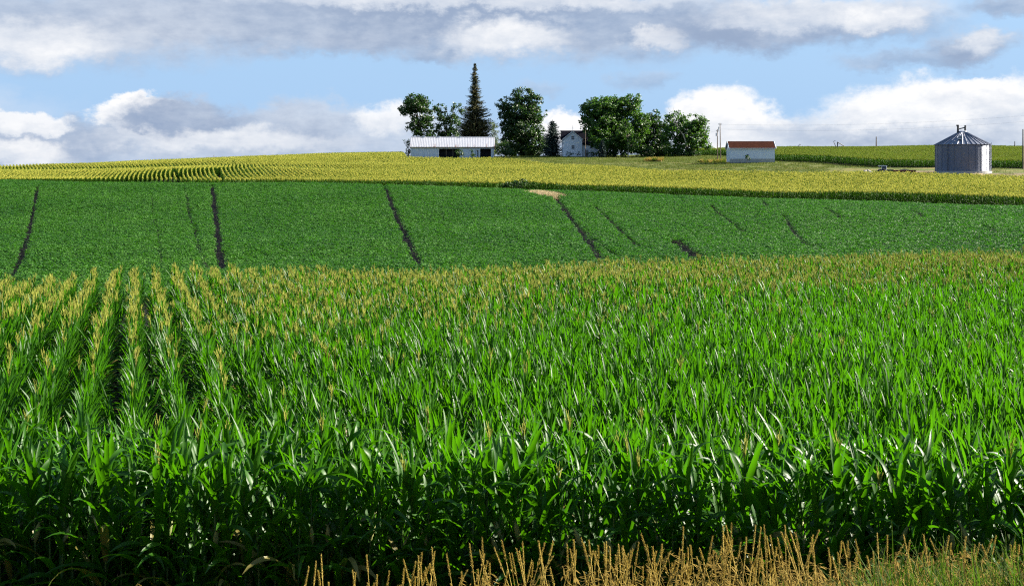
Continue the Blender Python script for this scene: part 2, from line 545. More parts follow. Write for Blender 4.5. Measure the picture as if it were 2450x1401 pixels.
def build_ground():
    ys = np.concatenate([np.arange(-80, 0, 8), np.arange(0, 20, .5), np.arange(20, 100, 2), np.arange(100, 470, 1.6), np.arange(470, 700, 12), np.arange(700, 4000, 150), [4200]])
    xs = np.concatenate([[-4000, -3000, -2000, -1400, -1000, -700, -500, -380], np.arange(-300, -30, 3), np.arange(-30, 40, 1.0), np.arange(40, 301, 3), [380, 500, 700, 1000, 1400, 2000, 3000, 4000]])
    X, Y = np.meshgrid(xs, ys)
    Z = zrel(X, Y) + E
    nx, ny = len(xs), len(ys)
    vv = np.stack([X.ravel(), Y.ravel(), Z.ravel()], 1)
    idx = np.arange(nx * ny).reshape(ny, nx)
    ff = np.stack([idx[:-1, :-1].ravel(), idx[:-1, 1:].ravel(), idx[1:, 1:].ravel(), idx[1:, :-1].ravel()], 1)
    me = bpy.data.meshes.new("ground")
    me.from_pydata(vv.tolist(), [], ff.tolist())
    me.polygons.foreach_set("use_smooth", np.ones(len(ff), dtype=bool))
    u = uof(X, np.maximum(Y, 1)).ravel()
    d = Y.ravel()
    cover = np.zeros(nx * ny)                    # 0 dark soil, 1 lawn, 2 gravel and straw
    yard = (d > D2_u(u) + 1) & ((u > 965) | (d > 440)) & (d < np.where(u > 1700, D3_u(u), 460))
    cover[yard] = 1.0
    gr = yard & (u > 2020) & (d < np.where(u > 2370, 275, 291))
    cover[gr] = 2.0
    cover[d > 455] = 1.0
    cover[(d < 13.5)] = 0.7
    a = me.attributes.new("cover", 'FLOAT', 'POINT')
    a.data.foreach_set("value", cover.astype(np.float32))
    m, N, out = new_mat("ground cover")
    p = N.n('ShaderNodeBsdfPrincipled')
    p.inputs['Roughness'].default_value = 0.95
    p.inputs['Specular IOR Level'].default_value = 0.15
    geo = N.n('ShaderNodeNewGeometry')
    ca = N.n('ShaderNodeAttribute', attribute_name="cover")
    n1, _ = N.noise(geo.outputs['Position'], 0.09, 6, 0.65)
    n2, _ = N.noise(geo.outputs['Position'], 1.3, 6, 0.7)
    n3, _ = N.noise(N.vec('MULTIPLY', geo.outputs['Position'], (0.5, 1.5, 1)), 0.16, 5, 0.6)
    soil = N.mix(n2, (0.0033, 0.0025, 0.0022), (0.0110, 0.0077, 0.0060))
    green = N.mix(n2, (0.0426, 0.0669, 0.0073), (0.0790, 0.0973, 0.0152))
    tan = N.mix(n2, (0.1459, 0.1155, 0.0334), (0.1946, 0.1520, 0.0486))
    lawn = N.mix(N.maprange(n3, 0.45, 0.68), green, tan)
    lawn = N.mix(N.math('MULTIPLY', N.maprange(n1, 0.5, 0.75), 0.5), lawn, (0.05, 0.10, 0.02))
    grav = N.mix(n2, (0.1075, 0.0762, 0.0381), (0.1702, 0.1299, 0.0762))
    c = N.mix(N.maprange(ca.outputs['Fac'], 0.0, 1.0, smooth=False), soil, lawn)
    wob = N.math('ADD', ca.outputs['Fac'], N.math('MULTIPLY', N.math('SUBTRACT', n3, 0.5), 0.8))
    c = N.mix(N.maprange(wob, 1.25, 1.75), c, grav)
    N.put(p.inputs['Base Color'], c)
    b = N.n('ShaderNodeBump')
    b.inputs['Strength'].default_value = 0.6
    b.inputs['Distance'].default_value = 0.25
    N.put(b.inputs['Height'], n2)
    N.put(p.inputs['Normal'], b.outputs[0])
    m.node_tree.links.new(p.outputs[0], out.inputs[0])
    me.materials.append(m)
    o = bpy.data.objects.new("ground", me)
    COL.objects.link(o)
    tag(o, kind='structure')


build_ground()

# ------------------------------------------------------------------ scattering of uncountable plants (kind = stuff)
def scatter(name, protos, pts, rots, scls, idx, label, cat):
    """one object: copies of the prototype meshes on the given points"""
    pc = bpy.data.collections.new(name + " sources")
    for k, me in enumerate(protos):
        o = bpy.data.objects.new("%s source %02d" % (name, k), me)
        pc.objects.link(o)
    me = bpy.data.meshes.new(name)
    me.vertices.add(len(pts))
    me.vertices.foreach_set("co", np.asarray(pts, dtype=np.float32).ravel())
    for nm, ty, arr in (("rot", 'FLOAT_VECTOR', rots), ("scl", 'FLOAT_VECTOR', scls)):
        a = me.attributes.new(nm, ty, 'POINT')
        a.data.foreach_set("vector", np.asarray(arr, dtype=np.float32).ravel())
    a = me.attributes.new("pick", 'INT', 'POINT')
    a.data.foreach_set("value", np.asarray(idx, dtype=np.int32))
    me.update()
    o = bpy.data.objects.new(name, me)
    COL.objects.link(o)
    g = bpy.data.node_groups.new(name + " scatter", 'GeometryNodeTree')
    g.interface.new_socket("Geometry", in_out='INPUT', socket_type='NodeSocketGeometry')
    g.interface.new_socket("Geometry", in_out='OUTPUT', socket_type='NodeSocketGeometry')
    gi, go = g.nodes.new('NodeGroupInput'), g.nodes.new('NodeGroupOutput')
    iop = g.nodes.new('GeometryNodeInstanceOnPoints')
    ci = g.nodes.new('GeometryNodeCollectionInfo')
    ci.inputs['Collection'].default_value = pc
    ci.inputs['Separate Children'].default_value = True
    ci.inputs['Reset Children'].default_value = True

    def named(nm, ty):
        q = g.nodes.new('GeometryNodeInputNamedAttribute')
        q.data_type = ty
        q.inputs['Name'].default_value = nm
        return q.outputs['Attribute']
    e2r = g.nodes.new('FunctionNodeEulerToRotation')
    L = g.links.new
    L(named("rot", 'FLOAT_VECTOR'), e2r.inputs[0])
    L(gi.outputs[0], iop.inputs['Points'])
    L(ci.outputs[0], iop.inputs['Instance'])
    iop.inputs['Pick Instance'].default_value = True
    L(named("pick", 'INT'), iop.inputs['Instance Index'])
    L(e2r.outputs[0], iop.inputs['Rotation'])
    L(named("scl", 'FLOAT_VECTOR'), iop.inputs['Scale'])
    L(iop.outputs[0], go.inputs[0])
    md = o.modifiers.new("scatter", 'NODES')
    md.node_group = g
    tag(o, label, cat, kind='stuff')
    return o


# ------------------------------------------------------------------ corn
def leaf_strip(mb, base, az, th0, th1, L, Wd, nseg, wide, r, m, rr, twist=0.0):
    """one corn blade: leaves the stalk at angle th0 from upright and bends to th1"""
    p = Vector(base)
    rows = []
    ca, sa = math.cos(az), math.sin(az)
    bend = rr.uniform(1.2, 2.4)
    ph = rr.uniform(0, 6.28)
    for i in range(nseg + 1):
        s = i / nseg
        th = th0 + (th1 - th0) * s ** bend
        d = Vector((ca * math.sin(th), sa * math.sin(th), math.cos(th)))
        nrm = Vector((-ca * math.cos(th), -sa * math.cos(th), math.sin(th)))
        sd = Vector((-sa, ca, 0))
        tw = twist * s
        sd2 = sd * math.cos(tw) + nrm * math.sin(tw)
        nr2 = nrm * math.cos(tw) - sd * math.sin(tw)
        w = Wd * 0.5 * min(1.0, 0.45 + 2.2 * s) * max(0.04, (1 - s ** 2.6)) ** 0.8
        if wide:
            wv = 0.22 * w * math.sin(s * 13 + ph)
            rows.append([p - sd2 * w + nr2 * (w * .42 + wv), p, p + sd2 * w + nr2 * (w * .42 - wv)])
        else:
            rows.append([p - sd2 * w, p + sd2 * w])
        p = p + d * (L / nseg)
    mb.grid(rows, r, m)


def corn_parts(seed, h=2.05, tassel=False, ear=False, broad=False):
    rr = random.Random(seed)
    st, lv, ta, ea = MB(), MB(), MB(), MB()
    lean = Vector((rr.uniform(-.025, .025), rr.uniform(-.025, .025), 1)) if not broad else Vector((rr.uniform(-.05, .05), rr.uniform(-.05, .05), 1))
    top = h * (0.80 if tassel else 0.74)
    st.tube([lean * (top * k / 4) for k in range(5)], [.016, .015, .013, .011, .007], 5, .5)
    n = 17 if broad else 16
    pl = rr.uniform(0, 6.28)
    for i in range(n):
        s = i / (n - 1)
        hh = top * (0.06 + 0.92 * s)
        az = pl + math.pi * (i % 2) + rr.gauss(0, .45)
        th0 = math.radians(rr.uniform(28, 48) * (1 - s) + rr.uniform(3, 12) * s)
        th1 = th0 + math.radians(rr.uniform(60, 110) * (1 - s) ** .9 + rr.uniform(0, 16) * s)
        if 0.4 < s < 0.95 and rr.random() < .12: th1 = th0 + math.radians(rr.uniform(95, 135))
        L = (0.52 + 0.42 * math.sin(math.pi * min(1, s * .9 + .12))) * rr.uniform(.85, 1.12)
        if s > .85: L *= .82
        if .25 < s < .7: L *= .85
        if broad:
            if rr.random() < .55: th1 = th0 + math.radians(rr.uniform(60, 135))
            L *= 1.2
        else:
            L *= .92 if s > .6 else .74
            th0 *= .75
            th1 = th0 + (th1 - th0) * (.75 if s > .55 else .9)
        leaf_strip(lv, lean * hh, az, th0, th1, L, (rr.uniform(.068, .098) if broad else rr.uniform(.046, .070)) * (1.15 - .3 * s), 10 if broad else 8, True, 1.5 if rr.random() < (.14 if s < .4 else .012) else rr.random(), 0, rr, rr.uniform(-1.0, 1.0))
    if tassel:
        b = lean * top
        ta.tube([b, b + Vector((0, 0, .22)), b + Vector((rr.uniform(-.03, .03), rr.uniform(-.03, .03), .42))], [.004, .005, .003], 4, rr.random())
        for k in range(11):
            a = rr.uniform(0, 6.28)
            z0 = rr.uniform(.1, .22)
            sp = rr.uniform(.02, .30)
            q = b + Vector((0, 0, z0))
            d1 = Vector((math.cos(a) * sp, math.sin(a) * sp, 1)).normalized()
            d2 = Vector((math.cos(a) * (sp + .15), math.sin(a) * (sp + .15), 1)).normalized()
            e1, e2 = rr.uniform(.07, .13), rr.uniform(.07, .14)
            ta.tube([q, q + d1 * e1, q + d1 * e1 + d2 * e2], [.003, .0052, .003], 3, rr.random(), cap=False)
    if ear:
        a = rr.uniform(0, 6.28)
        b = lean * (h * .42)
        d = Vector((math.cos(a) * .5, math.sin(a) * .5, 1)).normalized()
        ea.tube([b, b + d * .06, b + d * .14, b + d * .22, b + d * .28], [.012, .028, .034, .026, .008], 7, rr.random())
        for k in range(5):
            ea.tube([b + d * .27, b + d * .31 + Vector((rr.uniform(-.04, .04), rr.uniform(-.04, .04), -.01))], .004, 3, .9, cap=False)
    return st, lv, ta, ea


def merged_corn(seed, h, tassel, ear):
    a, b, c, d = corn_parts(seed, h, tassel, ear)
    mb = MB()
    for k, q in enumerate((a, b, c, d)):
        n = len(mb.v)
        mb.v += q.v
        mb.f += [tuple(n + i for i in f) for f in q.f]
        mb.r += q.r
        mb.m += [k] * len(q.f)
    return mb.mesh("corn plant", [M['corn_stalk'], M['corn_leaf'], M['tassel'], M['ear']], smooth=True)


ROWA = math.radians(16.7)                       # rows run 16.7 degrees left of the view axis
RD = np.array([-math.sin(ROWA), math.cos(ROWA)])
RC = np.array([math.cos(ROWA), math.sin(ROWA)])
front = lambda x: 14.7 - 0.075 * x              # field edge, a little nearer on the right


def near_corn():
    # headland rows along the field edge: the front ones are plants of their own
    head = []
    for r in range(6):
        x = -10.5 + rng.uniform(0, .2)
        while x < 11.5:
            y = front(x) + r * .76 + rng.normal(0, .05)
            head.append((x, y, r))
            x += rng.uniform(.125, .20)
    indiv = [h for h in head if h[2] < 4 and abs(h[0]) < 0.425 * h[1] + .25]
    indiv.sort(key=lambda h: h[1] - front(h[0]))
    own = set(indiv[:300])
    rest = [h for h in head if h not in own]
    # parts shared by the plants of the front rows
    protos = []
    for k in range(14):
        st, lv, ta, ea = corn_parts(900 + k, 2.15, k == 4, k % 2 == 0, True)
        kids = [("stalk", st.mesh("stalk", M['corn_stalk'], True)), ("foliage", lv.mesh("foliage", M['corn_leaf'], True))]
        if ta.f: kids.append(("tassel", ta.mesh("tassel", M['tassel'], True)))
        if ea.f: kids.append(("ear", ea.mesh("ear", M['ear'], True)))
        protos.append(kids)
    for (x, y, r) in indiv[:300]:
        t = empty("corn_plant", (x, y, gz(x, y) - .02), rng.uniform(0, 6.28))
        s = rng.uniform(.9, 1.1)
        t.scale = (s, s, s * rng.uniform(.95, 1.05))
        tag(t, "green corn plant among the front rows of the near cornfield, at the roadside edge", "corn plant", "corn plants in the front rows of the near field")
        for nm, me in protos[rng.integers(0, len(protos))]:
            o = bpy.data.objects.new(nm, me)
            COL.objects.link(o)
            o.parent = t
    pts = [(x, y) for x, y, r in rest]
    # main rows running away from the camera
    k0, k1 = -90, 180
    for k in range(k0, k1):
        c = k * .76 - .04
        a = np.arange(8, 100, .155)
        a = a + rng.normal(0, .03, a.shape)
        px = c * RC[0] + a * RD[0] + rng.normal(0, .025, a.shape)
        py = c * RC[1] + a * RD[1]
        u = uof(px, py)
        ok = (py > front(px) + 6 * .76) & (py < Dn_u(u)) & (np.abs(px) < .445 * py + 2.5) & (rng.random(a.shape) > .03)
        pts += list(zip(px[ok], py[ok]))
    P = np.array(pts)
    z = zrel(P[:, 0], P[:, 1]) + E
    n = len(P)
    d = P[:, 1]
    h = rng.normal(1.0, .062, n) * (1 + .04 * np.sin(P[:, 0] * .35) + .03 * np.sin(d * .3 + P[:, 0] * .1))
    up = uof(P[:, 0], d)
    pr = np.interp(d - np.interp(up, [0, 650, 1200, 2450], [-6, -4, 3.5, 17]), [15, 22, 28, 34, 40, 46], [.012, .03, .10, .28, .68, .95])
    tas = rng.random(n) < pr
    NV = 9
    idx = rng.integers(0, NV, n) + NV * tas
    meshes = [merged_corn(100 + k, 2.1, False, False) for k in range(NV)] + [merged_corn(200 + k, 2.25, True, False) for k in range(NV)]
    ln = np.where(rng.random(n) < .06, .16, .03)
    rots = np.stack([rng.normal(0, 1, n) * ln, rng.normal(0, 1, n) * ln, rng.uniform(0, 6.28, n)], 1)
    sc = np.stack([h, h, h], 1)
    scatter("corn_field", meshes, np.stack([P[:, 0], P[:, 1], z - .02], 1), rots, sc, idx,
            "near field of tall green corn with yellow tassels, rows running away from the road", "corn field")
    print("near corn", n, "own", len(indiv))


near_corn()


def far_clump(seed, tassel=1.0, ml=None, mt=None):
    rr = random.Random(seed)
    mb = MB()
    for k in range(5):
        y = -.5 + (k + .5) * .2 + rr.uniform(-.05, .05)
        x = rr.uniform(-.05, .05)
        h = 2.1 * rr.uniform(.92, 1.06)
        mb.face([(x - .015, y, 0), (x + .015, y, 0), (x + .01, y, h * .8), (x - .01, y, h * .8)], .6, 0)
        pl = rr.uniform(0, 3.14)
        for i in range(9):
            s = i / 8
            th0 = math.radians(36 * (1 - s) + 9 * s)
            th1 = th0 + math.radians(rr.uniform(60, 100) * (1 - s) + rr.uniform(0, 20) * s)
            leaf_strip(mb, (x, y, h * (.12 + .66 * s)), pl + math.pi * (i % 2) + rr.gauss(0, .5), th0, th1, rr.uniform(.36, .52), .085, 3, False, rr.random(), 0, rr)
        if rr.random() < tassel:
            b = Vector((x, y, h * .76))
            for q in range(11):
                a = rr.uniform(0, 6.28)
                sp = rr.uniform(.02, .34)
                d = Vector((math.cos(a) * sp, math.sin(a) * sp, 1)).normalized()
                sd = d.cross(Vector((rr.uniform(-1, 1), rr.uniform(-1, 1), .2))).normalized() * .0115
                e = b + d * rr.uniform(.34, .46)
                mb.face([b + d * .08 - sd, b + d * .08 + sd, e + sd, e - sd], rr.random(), 1)
    return mb.mesh("corn row piece", [ml, mt])


FAR_GAPS = [([hit(u, v, 258, lift=2.2) for u, v in [(414, 404), (422, 416), (430, 427)]], .5),
            ([hit(u, v, 257, lift=2.2) for u, v in [(521, 405), (526, 418), (538, 430)]], .6)]


def far_rows(name, mask, label, meshes, hs, y0, y1, ang=ROWA, step=1.0, sp=.9):
    rd = np.array([-math.sin(ang), math.cos(ang)])
    rc = np.array([math.cos(ang), math.sin(ang)])
    k = np.arange(-700, 700)
    a = np.arange(0, 640, step)
    K, A = np.meshgrid(k * sp, a)
    A = A + rng.normal(0, .1, A.shape)
    Kw = K + 1.6 * np.sin(A / 17.0 + .6) + 2.2 * np.sin(A / 41.0 + K / 60.0)
    px = (Kw * rc[0] + A * rd[0]).ravel()
    py = (Kw * rc[1] + A * rd[1]).ravel()
    ok = (py > y0) & (py < y1)
    px, py = px[ok], py[ok]
    u = uof(px, py)
    ok = (u > -140) & (u < 2600) & mask(px, py, u)
    px, py = px[ok], py[ok]
    n = len(px)
    z = zrel(px, py) + E
    h = hs * (1 + .05 * np.sin(px * .09 + 1) + .05 * np.sin(py * .13 + px * .05)) * rng.normal(1, .022, n)
    rots = np.stack([np.zeros(n), np.zeros(n), ang + rng.integers(0, 2, n) * math.pi + rng.normal(0, .05, n)], 1)
    scatter(name, meshes, np.stack([px, py, z], 1), rots, np.stack([np.full(n, 1.0), np.full(n, 1.0), h], 1), rng.integers(0, len(meshes), n), label, "corn field")
    print(name, n)


def mask_mid(x, y, u):
    m = (y > D1_u(u)) & (y < D2_u(u))
    g = np.ones(m.shape, bool)
    for poly, w in FAR_GAPS:
        g &= seg_dist(x, y, poly) > w
    # end of the corn beside the straw patch, left corner
    edge = (u > 1190) & (u < 1345) & (y < np.interp(u, [1190, 1240, 1345], [D1_u(1190), 256, 247]))
    return m & g & ~edge


def mask_hill(x, y, u):
    return (u > 1640) & (y > D3_u(u)) & (y < 450)


far_rows("corn_strip", mask_mid, "yellow tasselled cornfield beyond the soybeans, below the farmstead",
         [far_clump(300 + k, 1.0, M['far_leaf'], M['far_tassel']) for k in range(7)], 1.24, 195, 445)
far_rows("corn_hill", mask_hill, "green cornfield on the hill behind the shed and the grain bin",
         [far_clump(330 + k, 1.0, M['hill_leaf'], M['hill_tassel']) for k in range(7)], 1.06, 295, 452)


# ------------------------------------------------------------------ soybeans
def soy_clump(seed):
    rr = random.Random(seed)
    mb = MB()
    for i in range(26):
        a = rr.uniform(0, 6.28)
        q = math.sqrt(rr.random()) * .34
        z = .80 - .55 * (q / .34) ** 2 * rr.random() - .1 * rr.random()
        c = Vector((math.cos(a) * q, math.sin(a) * q, z))
        t = rr.uniform(0, 6.28)
        tilt = rr.gauss(.55, .35)
        f = Vector((math.cos(t), math.sin(t), -math.sin(tilt))).normalized()
        sd = Vector((-math.sin(t), math.cos(t), rr.uniform(-.5, .5))).normalized()
        L, w = rr.uniform(.10, .15), rr.uniform(.055, .08)
        mb.face([c - f * L * .5, c + sd * w - f * .01, c + f * L * .6, c - sd * w - f * .01], rr.random())
    return mb.mesh("soybean clump", M['soy'])


def soy():
    st = .40
    x = np.arange(-130, 140, st)
    y = np.arange(62, 270, st)
    X, Y = np.meshgrid(x, y)
    px = (X + rng.uniform(-.17, .17, X.shape)).ravel()
    py = (Y + rng.uniform(-.17, .17, X.shape)).ravel()
    u = uof(px, py)
    ok = (u > -90) & (u < 2540) & (py > np.maximum(Dn_u(u) + 9, 84)) & (py < D1_u(u) - 3.0)
    px, py, u = px[ok], py[ok], u[ok]
    keep = np.ones(len(px), bool)
    for poly, w, s in TRK:
        wv = w * (.95 if (w < .4 and poly[0].x < -20) else 1.4 if w < .5 else 1.1) * (0.85 + .3 * np.sin(py * .9 + px) * np.sin(py * .37))
        keep &= ~((seg_dist(px, py, poly) < wv) & (rng.random(len(px)) < s + (.3 if poly[0].x > 8 else .12)))
    keep &= seg_dist(px, py, PATCH) > 2.8
    keep &= rng.random(len(px)) > .015
    px, py = px[keep], py[keep]
    n = len(px)
    z = zrel(px, py) + E
    s = rng.normal(1, .13, n) * (1 + .05 * np.sin(px * .2) * np.sin(py * .15))
    rots = np.stack([rng.normal(0, .12, n), rng.normal(0, .12, n), rng.uniform(0, 6.28, n)], 1)
    scatter("soybean_field", [soy_clump(500 + k) for k in range(8)], np.stack([px, py, z], 1), rots, np.stack([s * 1.05, s * 1.05, s], 1), rng.integers(0, 8, n),
            "dark green soybean field on the slope between the two cornfields", "soybean field")
    print("soy", n)


soy()


# ------------------------------------------------------------------ trees
def ellip_clusters(blobs, per_m3, rr):
    out = []
    per_m3 *= 2.0
    for (cx, cy, cz, rx, ry, rz) in blobs:
        n = max(5, int(per_m3 * 4.19 * rx * ry * rz))
        for _ in range(n):
            v = Vector((rr.gauss(0, 1), rr.gauss(0, 1), rr.gauss(0, 1))).normalized()
            q = rr.uniform(.35, 1.0) ** .5
            out.append((Vector((cx + v.x * rx * q, cy + v.y * ry * q, cz + v.z * rz * q)), Vector(v)))
    return out


def leaf_clump(mb, c, v, rad, n, size, rr):
    tone = rr.random()
    for _ in range(n):
        o = Vector((rr.gauss(0, 1), rr.gauss(0, 1), rr.gauss(0, .75))) * (rad * .5)
        p = c + o
        nd = (Vector((rr.gauss(0, 1), rr.gauss(0, 1), rr.gauss(.5, .8))) + v * .7).normalized()
        a = nd.cross(Vector((rr.uniform(-1, 1), rr.uniform(-1, 1), rr.uniform(-1, 1)))).normalized()
        b = nd.cross(a)
        L, w = size * rr.uniform(.7, 1.25), size * rr.uniform(.4, .7)
        mb.face([p - a * L, p + b * w, p + a * L, p - b * w], min(1, max(0, tone * .6 + rr.random() * .4)))


def tree(name, u, d, blobs_px, label, cat, mat, trunk=(.35, None), per=.16, size=.36, nleaf=30, seed=1, trunk_mat=None, bare=None, depth=.9, rad=1.0, dz=0):
    """blobs_px: crown masses (u, v, radius u, radius v) as they stand in the photograph, made into round masses of real depth"""
    rr = random.Random(seed)
    base = at(u, d, dz)
    t = empty(name, base)
    tag(t, label, cat, "trees and shrubs of the farmstead")
    k = d / F
    blobs = []
    for b in blobs_px:
        bu, bv, ru, rv = b[:4]
        oy = b[4] if len(b) > 4 else rr.uniform(-.25, .25) * ru * k
        zc = E + (VH - bv) / F * d - base.z
        blobs.append(((bu - u) * k, oy, zc, ru * k, max(ru * k * depth, .6), rv * k))
    cl = ellip_clusters(blobs, per, rr)
    cm = MB()
    for c, v in cl:
        q = rr.choice((.45, .7, 1.0, 1.25))
        leaf_clump(cm, c + v * (1.1 - q) * rad * .9, v, rad * q, int(nleaf * (.35 + .6 * q)), size * (.8 + .25 * q), rr)
    cm.build("crown", mat, t)
    tm = MB()
    tr = trunk[0]
    zt = max(b[2] for b in blobs)
    mx = sum(b[0] for b in blobs) / len(blobs)
    pts = [Vector((0, 0, -.3)), Vector((mx * .1, 0, zt * .2)), Vector((mx * .4, .1, zt * .5)), Vector((mx * .8, 0, zt * .85))]
    tm.tube(pts, [tr * 1.25, tr, tr * .7, tr * .2], 7)
    for (cx, cy, cz, rx, ry, rz) in blobs:
        s = pts[1] if cz < zt * .5 else pts[2]
        e = Vector((cx, cy, cz))
        tm.tube([s, s.lerp(e, .5) + Vector((0, 0, -.3)), e], [tr * .5, tr * .35, tr * .15], 5)
        for _ in range(4):
            q = e + Vector((rr.uniform(-.8, .8) * rx, rr.uniform(-.8, .8) * ry, rr.uniform(-.4, .9) * rz))
            tm.tube([e.lerp(s, .3), q], [tr * .22, .03], 4, cap=False)
    tm.build("trunk", trunk_mat or M['bark'], t)
    if bare:
        bm_ = MB()
        for (pl, r0) in bare:
            pts = [Vector(((a - u) * k, -.9 * depth * rr.uniform(.5, 1) - (3.0 if r0 > .2 else 0), E + (VH - v) / F * d - base.z)) for a, v in pl]
            bm_.tube(pts, [r0 * (1 - .7 * i / (len(pts) - 1)) for i in range(len(pts))], 5)
        bm_.build("bare_limb", M['pale_bark'], t)
    return t


def spruce(name, u, d, vtop, prof, label, mat, seed, cat="tree", dens=1.0, dz=0):
    """prof: [(image line, half width in photo pixels)]"""
    rr = random.Random(seed)
    base = at(u, d, dz)
    t = empty(name, base)
    tag(t, label, cat, "trees and shrubs of the farmstead")
    k = d / F
    H = E + (VH - vtop) / F * d - base.z
    zz = [E + (VH - v) / F * d - base.z for v, w in prof]
    ww = [w * k for v, w in prof]
    o = np.argsort(zz)
    zz, ww = np.array(zz)[o], np.array(ww)[o]
    tm = MB()
    tm.tube([(0, 0, -.3), (0, 0, H * .5), (0, 0, H)], [H * .014, H * .008, .03], 7)
    tm.build("trunk", M['bark'], t)
    cm = MB()
    z = H * .05
    while z < H - .2:
        w = float(np.interp(z, zz, ww))
        w *= rr.uniform(.6, 1.25)
        nb = max(6, int((8 + w * 3.2) * dens))
        for _ in range(nb):
            a = rr.uniform(0, 6.28)
            L = w * rr.choice([rr.uniform(.55, .85), rr.uniform(.8, 1.08)])
            drop = rr.uniform(.12, .4)
            tone = rr.random()
            n = max(3, int(L / .30))
            for i in range(n):
                s = (i + .6) / n
                c = Vector((math.cos(a) * L * s, math.sin(a) * L * s, z - L * drop * math.sin(s * 2.2) + .16 * L * s * s + rr.uniform(-.1, .1)))
                for _q in range(4):
                    ln = rr.uniform(.28, .58) * (1.0 - .3 * s)
                    dd = Vector((math.cos(a) + rr.gauss(0, .7), math.sin(a) + rr.gauss(0, .7), rr.uniform(-.9, .15))).normalized()
                    sd = dd.cross(Vector((rr.uniform(-1, 1), rr.uniform(-1, 1), 1))).normalized() * ln * .28
                    cm.face([c - sd, c + sd, c + sd * .4 + dd * ln, c - sd * .4 + dd * ln], min(1, tone * .7 + .3 * rr.random()))
        z += rr.uniform(.22, .42) * (1 if w > 1.2 else 1.25)
    # leader
    for _ in range(8):
        cm.face([(0, 0, H - .9), (.1, .05, H - .5), (0, 0, H + .15), (-.1, -.05, H - .5)], .3)
    cm.build("crown", mat, t)
    return t


